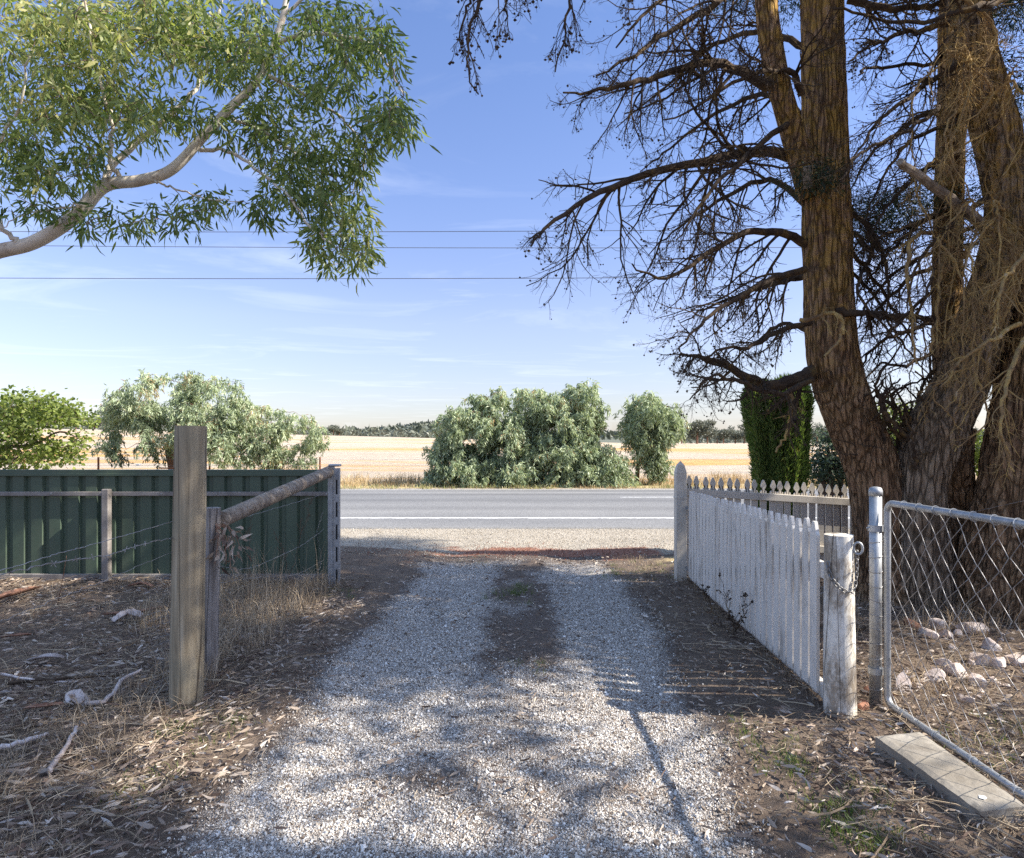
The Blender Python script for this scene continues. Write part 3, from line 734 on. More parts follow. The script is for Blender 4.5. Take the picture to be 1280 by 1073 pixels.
def white_log_post():
    bx, by = 1.80, 3.52
    mb = MB(); lathe_log(mb, (bx + .006, by, -.12), (bx - .004, by, .992), .086, .073, 5.5, 30, 36, .05)
    root = thing('log_post', 'stubby round post with flaking white paint at the near end of the picket gate', 'post', (bx, by, 0))
    mb.build('shaft', M['white_log'], root, smooth=True)
    # chain
    pts = [(-.078, -.03, .845), (-.080, -.045, .80), (-.060, -.066, .745), (-.02, -.090, .705), (.018, -.092, .70), (.046, -.076, .725), (.062, -.062, .79), (.070, -.052, .85), (.074, -.045, .91)]
    P = spline(np.array(pts) + [bx, by, 0], 90)
    s = np.concatenate([[0], np.cumsum(np.linalg.norm(np.diff(P, axis=0), axis=1))])
    croot = thing('chain', 'rusty steel chain looped over the flaking white log post', 'chain', (bx, by - .09, .70))
    nl = 19
    for i in range(nl):
        f = (i + .5) / nl * s[-1]; c = np.array([np.interp(f, s, P[:, q]) for q in range(3)]); c2 = np.array([np.interp(min(f + .004, s[-1]), s, P[:, q]) for q in range(3)])
        t = unit(c2 - c + 1e-9); side = unit(np.cross(t, [0.3, -1, .1])); oth = np.cross(t, side); w = side if i % 2 else unit(side * .3 + oth)
        th = np.linspace(0, 2 * math.pi, 17); ring = c + np.cos(th)[:, None] * t * .0165 + np.sin(th)[:, None] * w * .0095
        mb = MB(); mb.tubes(ring, .0032, 6, ref=np.cross(t, w)); mb.build('chain_link', M['chain'], croot, smooth=True)
    th = np.linspace(0, 2 * math.pi, 25); c = np.array([bx + .074, by - .055, .925])
    mb = MB(); mb.tubes(c + np.cos(th)[:, None] * np.array([.019, -.01, 0]) + np.sin(th)[:, None] * np.array([0, 0, .032]), .0065, 8, ref=(0, 1, .2))
    mb.build('shackle', M['galv'], croot, smooth=True)

def mesh_gate():
    gx = 2.085
    # fixed post
    px, py = 2.045, 3.60
    root = thing('pipe_post', 'upright galvanised pipe post with wire ties beside the white log post', 'post', (px, py, 0))
    mb = MB(); mb.tubes([(px, py, -.1), (px, py, 1.235)], .032, 20, cap=True); mb.build('pipe', M['galv'], root, smooth=True)
    mb = MB(); mb.tubes([(px, py, 1.20), (px, py, 1.225), (px, py, 1.243), (px, py, 1.25)], [.036, .036, .030, .012], 20, cap=True); mb.build('cap', M['galv'], root, smooth=True)
    ph = np.linspace(0, 2 * math.pi, 17)
    for z in list(np.arange(.12, 1.0, .082)):
        mb = MB(); mb.tubes(np.stack([px + .0335 * np.cos(ph), py + .0335 * np.sin(ph), z + .006 * np.sin(ph + z * 9)], 1), .002, 5, ref=(0, 0, 1)); mb.build('tie_wire', M['wire'], root)
    mb = MB(); mb.tubes([(px, py, 1.0), (px, py, 1.035)], .039, 18, cap=True); mb.box((px + .035, py - .02, 1.018), (.03, .014, .035)); mb.tubes([(px - .05, py, 1.018), (px + .06, py, 1.018)], .005, 6, cap=True)
    mb.build('hinge_band', M['galv'], root)
    mb = MB(); mb.tubes([(px, py, .20), (px, py, .235)], .039, 18, cap=True); mb.build('hinge_band', M['galv'], root)
    # leaf swung towards the camera
    g = thing('mesh_gate', 'galvanised pipe gate with chain link mesh swung open at the right edge', 'gate', (gx, 2.2, 0))
    y1, y0 = 3.545, .85; z0, z1 = .055, 1.165; r = .0175; c = .05
    def corner(cy, cz, a0, a1): return [(gx, cy + c * math.cos(a), cz + c * math.sin(a)) for a in np.linspace(a0, a1, 7)]
    loop = corner(y1 - c, z1 - c, 0, math.pi / 2) + corner(y0 + c, z1 - c, math.pi / 2, math.pi) + corner(y0 + c, z0 + c, math.pi, 1.5 * math.pi) + corner(y1 - c, z0 + c, 1.5 * math.pi, 2 * math.pi)
    pts = np.array(loop + loop[:1]); dn = []
    for a, b in zip(pts[:-1], pts[1:]):
        k = max(1, int(np.linalg.norm(b - a) / .05)); dn += [a + (b - a) * i / k for i in range(k)]
    mb = MB(); dn = np.array(dn + [dn[0]]); dn[:, 0] += .006 * np.sin(dn[:, 1] * 3)
    mb.tubes(dn, r, 14, ref=(1, 0, 0)); mb.build('frame', M['galv'], g, smooth=True)
    # woven mesh
    p = .064; hh = .066; rows = int((z1 - z0) / hh); mb = MB()
    ys = np.arange(y0 + .01, y1 - .01, p)
    S = []
    for k_, yy in enumerate(ys):
        seg = []
        for i in range(rows + 1):
            odd = (i + k_) % 2
            z = z0 + (z1 - z0) * i / rows
            side = (odd * 1.06 - .03) * p
            wob = .012 * math.sin(i * 1.7 + k_ * .3) + .014 * math.sin(yy * 4 + z * 3)
            seg.append((gx + (.003 if odd else -.003) + .012 * math.sin(yy * 5 + z * 4), min(max(yy + side + wob * .8, y0), y1), z + .010 * math.sin(yy * 6 + i)))
        S.append(seg)
    S = np.array(S)
    # round the bends a little by adding mid points
    mid = (S[:, :-1] + S[:, 1:]) / 2
    P = np.empty((len(S), 2 * rows + 1, 3)); P[:, 0::2] = S; P[:, 1::2] = mid
    mb.tubes(P, .0016, 5, ref=(1, 0, 0)); mb.build('chain_mesh', M['wire'], g, smooth=True)
    for i, yy in enumerate(np.arange(y0 + .12, y1 - .1, .128)):
        mb = MB(); mb.tubes(np.stack([gx + .0215 * np.cos(ph), yy + .006 * np.sin(ph), z1 + .0215 * np.sin(ph)], 1), .0021, 5, ref=(0, 1, 0)); mb.build('tie_wire', M['galv'], g)
        if i % 2:
            mb = MB(); mb.tubes(np.stack([gx + .0215 * np.cos(ph), yy + .006 * np.sin(ph), z0 + .0215 * np.sin(ph)], 1), .0021, 5, ref=(0, 1, 0)); mb.build('tie_wire', M['galv'], g)
    wire('fence_wire', [at(1217, 640, 5.0), at(1290, 624, 4.2), at(1400, 600, 3.4)], .0016, M['wire'], 'thin taut wire running right from the big fluted trunk above the mesh gate', jit=.001)

def concrete_block():
    # corners on the ground, from the photo: far-left, near-left, near-right, far-right
    g = np.array([(1.755, 3.09), (1.80, 2.46), (2.01, 2.50), (2.0, 3.14)])
    root = thing('concrete_block', 'long weathered concrete beam lying on the ground under the mesh gate', 'block', (1.89, 2.80, 0))
    mb = MB(); nu, nv = 30, 8; top = .085; V = []; idx = {}
    def P(u, v, z):
        a = g[0] + (g[1] - g[0]) * u; b = g[3] + (g[2] - g[3]) * u; q = a + (b - a) * v
        return [q[0], q[1], z]
    for i in range(nu + 1):
        for j in range(nv + 1):
            e = min(min(i, nu - i) * 3, min(j, nv - j) * 2)
            V.append(P(i / nu, j / nv, top - (.006 if e == 0 else 0) + .004 * (vnoise(i * .9, j * .8, 3) - .5)))
    n0 = len(V)
    Q = [[i * (nv + 1) + j, (i + 1) * (nv + 1) + j, (i + 1) * (nv + 1) + j + 1, i * (nv + 1) + j + 1] for i in range(nu) for j in range(nv)]
    ring = [i * (nv + 1) for i in range(nu + 1)] + [nu * (nv + 1) + j for j in range(1, nv + 1)] + [i * (nv + 1) + nv for i in range(nu - 1, -1, -1)] + [j for j in range(nv - 1, 0, -1)]
    for k, r_ in enumerate(ring):
        x, y, z = V[r_]; V.append([x + (x - 1.89) * .03, y + (y - 2.80) * .012, -.06])
    m = len(ring)
    Q += [[ring[k], n0 + k, n0 + (k + 1) % m, ring[(k + 1) % m]] for k in range(m)]
    mb.add(V, [q[::-1] for q in Q]); o = mb.build('beam', M['concrete'], root)
    mb = MB()
    for cx_, cy_, rr in ((1.87, 2.545, .015),):
        th = np.linspace(0, 2 * math.pi, 15)[:-1]; rad = rr * (.7 + .6 * RNG.random(14))
        V = np.stack([cx_ + rad * np.cos(th), cy_ + rad * np.sin(th), np.full(14, top + .004)], 1); V = np.vstack([V, [[cx_, cy_, top + .007]]])
        mb.add(V, None, [[j, (j + 1) % 14, 14] for j in range(14)])
    mb.build('white_splash', M['dropping'], root)

def rock(label, x, y, s, mat='rock', seed=0, group=None, flat=.95):
    bm = bmesh.new(); bmesh.ops.create_icosphere(bm, subdivisions=3, radius=1)
    rs = np.random.default_rng(seed); sx, sy, sz = s * rs.uniform(.8, 1.3), s * rs.uniform(.75, 1.15), s * flat * rs.uniform(.8, 1.15)
    V = np.array([v.co[:] for v in bm.verts])
    # a few cutting planes make facets
    for _ in range(11):
        n = unit(rs.normal(size=3)); dd = rs.uniform(.42, .80); ex = np.maximum(V @ n - dd, 0); V = V - ex[:, None] * n * .92
    V = V * (1 + .10 * (fbm(V[:, 0] * 2 + seed, V[:, 1] * 2, V[:, 2] * 2)[:, None] - .5))
    a = rs.uniform(0, 6.28); V = V * [sx, sy, sz]
    V = np.stack([V[:, 0] * math.cos(a) - V[:, 1] * math.sin(a), V[:, 0] * math.sin(a) + V[:, 1] * math.cos(a), V[:, 2]], 1)
    z = gz1(x, y) + sz * .22
    for v, c in zip(bm.verts, V): v.co = c
    me = bpy.data.meshes.new('rock'); bm.to_mesh(me); bm.free(); me.materials.append(M[mat])
    o = link('rock', me); o.location = (x, y, z); tag(o, label, 'rock', group)

def gp(x, y, z=0.0):
    d = F * (H - z) / (y - CY); return ((x - CX) / F * d, d)
def rocks():
    L = [("small red-brown rock on the ground between the white log post and the pipe post", 1078, 890, .055, 'redrock'),
         ("reddish rock half hidden behind the foot of the pipe post", 1086, 872, .05, 'redrock'),
         ("large pale pinkish rock just right of the foot of the pipe post", 1128, 866, .10, 'rock'),
         ("pale grey-pink rock behind the mesh, second right of the pipe post", 1168, 852, .085, 'rock'),
         ("small tan rock between the two pale rocks by the pipe post", 1148, 862, .045, 'rock'),
         ("white angular rock at the left end of the row below the fluted trunk", 1158, 798, .085, 'rock'),
         ("pinkish domed rock in the row behind, above the white angular rock", 1172, 782, .09, 'rock'),
         ("cream rock in the middle of the row below the fluted trunk", 1184, 797, .075, 'rock'),
         ("broad flat pale grey rock at the right end of the row below the trunk", 1212, 788, .125, 'rock'),
         ("bright white upright rock at the head of the sunlit rock pile", 1238, 812, .075, 'rock'),
         ("low cream rock in front of the bright white upright rock", 1225, 832, .085, 'rock'),
         ("pale orange rock in the centre of the sunlit rock pile", 1248, 835, .09, 'rock'),
         ("cream rock at the right edge of the photo in the rock pile", 1273, 832, .09, 'rock'),
         ("long flat pinkish rock at the left of the sunlit rock pile", 1196, 846, .10, 'rock'),
         ("small flat tan rock left of the long flat pinkish one", 1180, 834, .05, 'rock'),
         ("chunky pink rock at the front of the sunlit rock pile", 1222, 858, .075, 'rock'),
         ("dull brown-pink rock alone near the fence behind the pipe post", 1140, 785, .085, 'redrock'),
         ("small white stone in the litter between the drive and the concrete beam", 983, 914, .018, 'rock'),
         ("small pale stone at the bottom right near the beam's near end", 1268, 1028, .022, 'rock')]
    for i, (lab, x, y, s, m) in enumerate(L):
        X, Y = gp(x, y, .0); rock(lab, X, Y, s * .88, m, 100 + i)
    for i in range(22):
        X, Y = gp(RNG.choice([1170, 1225, 1255]) + RNG.normal() * 24, RNG.choice([790, 835, 850, 870]) + RNG.normal() * 9); rock('small pale chip of broken rock among the bigger rocks behind the mesh', X, Y, RNG.uniform(.018, .042), 'rock', 300 + i, 'rock chips behind the mesh gate')

def sticks():
    def st(name, pts, r0, r1, mat, label, cat, k=8, forks=()):
        mb = MB()
        def one(pp, a, b):
            W = [np.array([*gp(px, py, z), 0]) for px, py, z in pp]
            for w_, (_, _, z) in zip(W, pp): w_[2] = gz1(w_[0], w_[1]) + z + .012
            P = spline(W, 16); P[1:-1] += RNG.normal(size=(14, 3)) * a * .25
            mb.tubes(P, np.linspace(a, b, 16), k, cap=True)
        one(pts, r0, r1)
        for f in forks: one(f, r0 * .7, r1 * .7)
        tag(mb.build(name, mat, smooth=True), label, cat)
    st('stick', [(86, 884, .02), (130, 884, .03), (152, 860, .05), (176, 843, .06)], .015, .009, M['palestick'], 'pinkish bent stick lying left of the tall pine post', 'stick', 8, [[(112, 884, .03), (104, 872, .06)]])
    st('stick', [(62, 972, .02), (85, 938, .03), (96, 918, .04)], .013, .008, M['palestick'], 'short grey stick pointing up the slope at the lower left', 'stick')
    st('stick', [(-10, 948, .02), (25, 938, .03), (60, 928, .02)], .014, .010, M['palestick'], 'pale thick stick at the left edge below the orange bark', 'stick')
    st('stick', [(10, 862, .02), (80, 855, .03), (150, 850, .02)], .010, .006, M['dead'], 'long thin brown stick lying across the litter left of the post', 'stick')
    st('stick', [(0, 852, .02), (50, 857, .02), (110, 858, .02)], .008, .005, M['palestick'], 'thin grey stick lying just above the long brown stick', 'stick')
    st('stick', [(1042, 790, .01), (1064, 792, .02), (1084, 789, .01)], .014, .010, M['dead'], 'brown stick on the ground between the log post and the pipe post', 'stick')
    st('stick', [(72, 760, .02), (78, 730, .28), (83, 700, .52)], .003, .002, M['barkstrip'], 'thin upright reddish dead stem standing before the green fence', 'stick', 5)
    def bark(pts, w, label, seed, mat='barkstrip'):
        rs = np.random.default_rng(seed)
        W = []
        for px, py, z in pts:
            x, y = gp(px, py, z); W.append([x, y, gz1(x, y) + z + .01])
        P = spline(W, 18); T = unit(np.gradient(P, axis=0)); S = unit(np.cross(T, [0, 0, 1.0]))
        mb = MB(); V = []; nv = 7
        for i in range(18):
            ww = w * (.55 + .6 * math.sin(math.pi * (i + 1) / 19)) * rs.uniform(.85, 1.1)
            for j in range(nv):
                a = (j / (nv - 1) - .5) * 2.4
                V.append(P[i] + S[i] * math.sin(a) * ww * .5 + np.array([0, 0, 1]) * (1 - math.cos(a)) * ww * .5)
        V = np.array(V); Q = [[i * nv + j, i * nv + j + 1, (i + 1) * nv + j + 1, (i + 1) * nv + j] for i in range(17) for j in range(nv - 1)]
        mb.add(V, Q); o = mb.build('bark_strip', M[mat], smooth=True)
        m = o.modifiers.new('thick', 'SOLIDIFY'); m.thickness = .004
        tag(o, label, 'bark strip')
    bark([(-20, 757, .03), (20, 748, .05), (48, 738, .04)], .10, 'broad dark curl of shed bark at the left edge by the fence foot', 1)
    bark([(30, 893, .02), (55, 890, .03), (80, 886, .02)], .035, 'short orange-brown bark strip left of the pinkish bent stick', 2)
    bark([(130, 772, .02), (170, 770, .04), (205, 762, .03)], .05, 'reddish bark strip behind the tall pine post, leading to its foot', 3)
    bark([(142, 781, .03), (160, 772, .06), (176, 776, .04)], .09, 'pale pink curled bark piece in front of the reddish strip', 4, 'palestick')
    bark([(0, 800, .02), (22, 800, .03), (40, 798, .02)], .035, 'small orange bark strip at the left edge of the photo', 5)
    bark([(36, 830, .01), (60, 827, .04), (80, 829, .02)], .05, 'pale grey bark curl in the litter above the long stick', 6, 'palestick')
    bark([(160, 735, .02), (178, 733, .03), (190, 737, .02)], .04, 'red-brown bark piece near the fence foot left of the tall post', 7)
    bark([(84, 885, .03), (92, 876, .06), (100, 886, .03)], .075, 'curled pink bark piece at the left end of the bent stick', 8, 'palestick')

for fn in (green_fence, steel_gatepost, timber_posts, left_wires, picket_gate, white_fence, white_log_post, mesh_gate, concrete_block, rocks, sticks): fn()

# ------------------------------------------------------------------ vegetation helpers
UP = np.array([0, 0, 1.0])
def child_curves(P, R, per, ratio, spread, droop, wig, m, t0=.12, rfac=.45, rmin=.0012, Ls=None, hook=0.0, lenpow=.6):
    """one generation of side shoots for the curves P (N, k, 3)"""
    N, k, _ = P.shape
    if Ls is None: Ls = np.linalg.norm(np.diff(P, axis=1), axis=2).sum(1)
    idx = np.repeat(np.arange(N), per); n = len(idx)
    t = t0 + (1 - t0) * RNG.random(n)
    f = t * (k - 1); i = np.minimum(f.astype(int), k - 2); fr = (f - i)[:, None]
    p0 = P[idx, i] * (1 - fr) + P[idx, i + 1] * fr
    tg = unit(P[idx, i + 1] - P[idx, i])
    rad = (R[idx, i] * (1 - fr[:, 0]) + R[idx, i + 1] * fr[:, 0]) * rfac
    lat = RNG.normal(size=(n, 3)); lat = unit(lat - (lat * tg).sum(1, keepdims=True) * tg)
    sp = (spread * RNG.uniform(.6, 1.3, n))[:, None]
    d = unit(tg * (1 - .45 * sp) + lat * sp - UP * droop * RNG.uniform(.3, 1.4, (n, 1)))
    L = Ls[idx] * ratio * (1 - .65 * t ** 1.5) * RNG.uniform(.45, 1.25, n)
    C = np.empty((n, m, 3)); C[:, 0] = p0
    st = (L / (m - 1))[:, None]
    for j in range(1, m):
        g = -droop * .5 if j < m * .6 else hook
        d = unit(d + RNG.normal(size=(n, 3)) * wig + UP * g * .35)
        C[:, j] = C[:, j - 1] + d * st
    rad = np.maximum(rad, rmin)
    RR = rad[:, None] * np.linspace(1, .35, m)[None]
    return C, np.maximum(RR, rmin * .8), L

def blob_mesh(mb, C, r):
    """small dark cones: octahedra"""
    n = len(C); o = np.array([[1, 0, 0], [-1, 0, 0], [0, 1, 0], [0, -1, 0], [0, 0, 1], [0, 0, -1]], float)
    V = C[:, None] + o[None] * (np.broadcast_to(r, (n,))[:, None, None]) * RNG.uniform(.7, 1.3, (n, 6, 1))
    b = (np.arange(n) * 6)[:, None]
    T = np.concatenate([b + np.array(q) for q in ([0, 2, 4], [2, 1, 4], [1, 3, 4], [3, 0, 4], [2, 0, 5], [1, 2, 5], [3, 1, 5], [0, 3, 5])])
    mb.add(V.reshape(-1, 3), None, T)

def bark_trunk(mb, pts, radii, k=44, m=90, flute=.10, fl_n=7, rough=.05, seed=0.0, base=None, fibre=0.0):
    P = spline(pts, m); R = interp(radii, m)
    t = MB(); t.tubes(P, R, k, ref=(0, 1, 0.05)); V = t.v[0].reshape(m, k, 3).astype(float)
    s = np.concatenate([[0], np.cumsum(np.linalg.norm(np.diff(P, axis=0), axis=1))])
    an = np.arange(k) / k * 2 * math.pi
    tw = an[None] + s[:, None] * .22
    ca, sa = np.cos(tw), np.sin(tw)
    fl = fbm(ca * fl_n * .32 + seed, sa * fl_n * .32 + seed, s[:, None] * .35) - .5
    rg = vnoise(ca * 6 + seed, sa * 6, s[:, None] * .9) - .5
    fine = np.abs(fbm(ca * 8 + seed, sa * 8 + 3, s[:, None] * 1.3, o=3) - .5) * 2
    fine2 = vnoise(ca * 17 + seed, sa * 17, s[:, None] * 4.0) - .5
    fade = 1.0 if base is None else 1 + base * np.exp(-s / .5)[:, None]
    D = 1 + (flute * 2 * fl) * fade + rough * 2 * rg + fibre * (fine - .25) + fibre * .5 * fine2
    V = P[:, None] + (V - P[:, None]) * D[..., None]
    mb.add(V.reshape(-1, 3), t.q[0])
    return P, R

# ------------------------------------------------------------------ the old conifers on the right
def branch_set(mb, pts, r0, r1, per1, per2, per3, droop=.35, ratio=.42, cones=True, m0=22, t0=.12, wig=.13, spread=.75, hook=.25):
    P = spline(pts, m0); L = np.linalg.norm(np.diff(P, axis=0), axis=1).sum()
    P[1:-1] += np.cumsum(RNG.normal(size=(m0 - 2, 3)) * .004, 0) + RNG.normal(size=(m0 - 2, 3)) * .008
    R0 = np.linspace(r0, r1, m0)[None]
    mb.tubes(P[None], R0, 9)
    per1 = int(per1 * 1.25); C1, R1, L1 = child_curves(P[None], R0, per1, ratio, spread, droop, wig, 11, t0, .42, .0022, np.array([L]), hook)
    mb.tubes(C1, R1, 5)
    C2, R2, L2 = child_curves(C1, R1, per2, .50, .8, droop * .8, wig * 1.3, 7, .15, .6, .0014, L1, hook)
    mb.tubes(C2, R2, 4)
    C3, R3, L3 = child_curves(C2, R2, per3, .55, .9, droop * .5, wig * 1.8, 5, .15, .7, .0010, L2, hook * 1.3)
    mb.tubes(C3, R3, 3)
    if cones:
        sel = C2[RNG.random(len(C2)) < .30]
        if len(sel): blob_mesh(mb, sel[:, -1] + RNG.normal(size=(len(sel), 3)) * .006, RNG.uniform(.006, .013, len(sel)))
        sel = C3[RNG.random(len(C3)) < .09]
        if len(sel): blob_mesh(mb, sel[:, -1], RNG.uniform(.005, .011, len(sel)))
    return C1, C2, C3

_el, _az = math.radians(SUN_EL), math.radians(SUN_AZ)
SUNV = np.array([math.sin(_az) * math.cos(_el), math.cos(_az) * math.cos(_el), math.sin(_el)])
# gaps in the crowns: the spots where sunlight comes through (ground pixel x, y, radius in metres)
_G = [(250, 1010, .17), (320, 1030, .2), (390, 1010, .12), (300, 975, .12), (410, 882, .13), (460, 878, .12), (470, 765, .16), (560, 720, .2), (600, 872, .13), (660, 880, .16), (720, 888, .17), (780, 880, .16), 
      (745, 950, .12), (830, 925, .13), (880, 890, .14), (900, 930, .13), (940, 880, .10), (985, 985, .12), (1040, 1005, .12), (1090, 1030, .12), (930, 1030, .12), (870, 1050, .1), (1150, 960, .13), (1190, 985, .14), (1230, 1000, .14), (620, 1050, .14), (690, 1060, .12), (500, 1060, .12),
      (1195, 835, .34), (1250, 830, .34), (1140, 860, .2), (1200, 900, .3), (1255, 880, .3), (1150, 905, .2), (1190, 790, .2), (350, 745, .2), (300, 735, .18), (240, 728, .12), (90, 722, .2), (20, 745, .16), (250, 905, .11), (190, 940, .11), (560, 690, .25), (700, 695, .25), (640, 705, .2), (800, 712, .25), (370, 780, .12), (60, 960, .1)]
LIGHT_SPOTS = [(np.array([(x - CX) / F * (F * H / (y - CY)), F * H / (y - CY), 0.0]), r) for x, y, r in _G]
LIGHT_SPOTS += [(at(95, 690, 6.9), .18), (at(60, 640, 6.9), .14), (at(195, 640, 6.9), .14), (at(150, 690, 6.9), .12), (at(330, 610, 6.9), .16), (at(245, 575, 3.6), .12), (at(235, 700, 3.6), .10), (at(235, 850, 3.6), .10), (at(340, 625, 5.2), .12), (at(985, 640, 4.2), .14), (at(1010, 610, 7.0), .14), (at(1045, 640, 7.0), .14), (at(1050, 800, 3.5), .12), (at(1030, 60, 6.2), .3), (at(1030, 170, 6.2), .2), (at(1050, 260, 6.2), .25), (at(1052, 360, 6.2), .25), (at(1060, 450, 6.2), .25), (at(1090, 540, 6.0), .25), (at(150, 640, 6.9), .2), (at(30, 680, 6.9), .2), (at(290, 660, 6.9), .2), (at(1240, 130, 5.9), .35), (at(1270, 250, 5.9), .3), (at(1190, 500, 6.0), .25), (at(1160, 560, 6.0), .25), (at(960, 60, 6.0), .3), (at(970, 540, 8.1), .6), (at(985, 510, 8.1), .5), (at(985, 580, 8.1), .5)]
LIGHT_SPOTS += [(at(x, y, 5.2), r) for x, y, r in ((40, 40, .5), (120, 50, .5), (200, 50, .5), (270, 60, .4), (60, 130, .5), (150, 140, .4), (30, 220, .4), (440, 300, .4), (330, 60, .3), (420, 220, .3), (80, 290, .35), (200, 225, .3), (480, 80, .35))]
LIGHT_SPOTS += [(np.array([x, 9.5, 0]), .5) for x in (-.5, .8, 2.0, 3.2)]
def lit_gaps(c, extra=.30):
    c = np.asarray(c, float); ok = np.ones(len(c), bool)
    for p, r in LIGHT_SPOTS:
        v = c - p; t = v @ SUNV; dist = np.linalg.norm(v - t[:, None] * SUNV, axis=1)
        ok &= ~((dist < r + extra) & (t > 0))
    vis = (c[:, 1] > .3) & (CY - F * (c[:, 2] - .75 - H) / np.maximum(c[:, 1], .3) > 0) & (np.abs(c[:, 0]) < c[:, 1] * .85 + .5)
    return c[ok & ~vis]

def needle_clumps(mb, centres, per, size, L, W, flat=.5, up=0.0, light=.5):
    """tufts of narrow scale-leaf sprays around every centre"""
    n = len(centres) * per
    c = np.repeat(np.asarray(centres, float), per, 0)
    sz = np.repeat(np.broadcast_to(size, (len(centres),)), per)[:, None]
    off = RNG.normal(size=(n, 3)) * sz * [1, 1, flat] * .5
    d = unit(off + RNG.normal(size=(n, 3)) * .35 * sz + UP * (up - .25) * sz)
    mb.leaves(c + off, d, L * RNG.uniform(.6, 1.3, n), W * RNG.uniform(.7, 1.3, n), np.clip(RNG.normal(light, .25, n), 0, 1), .2, full=False)

def pxl(L):
    return np.array([at(*q) for q in L])

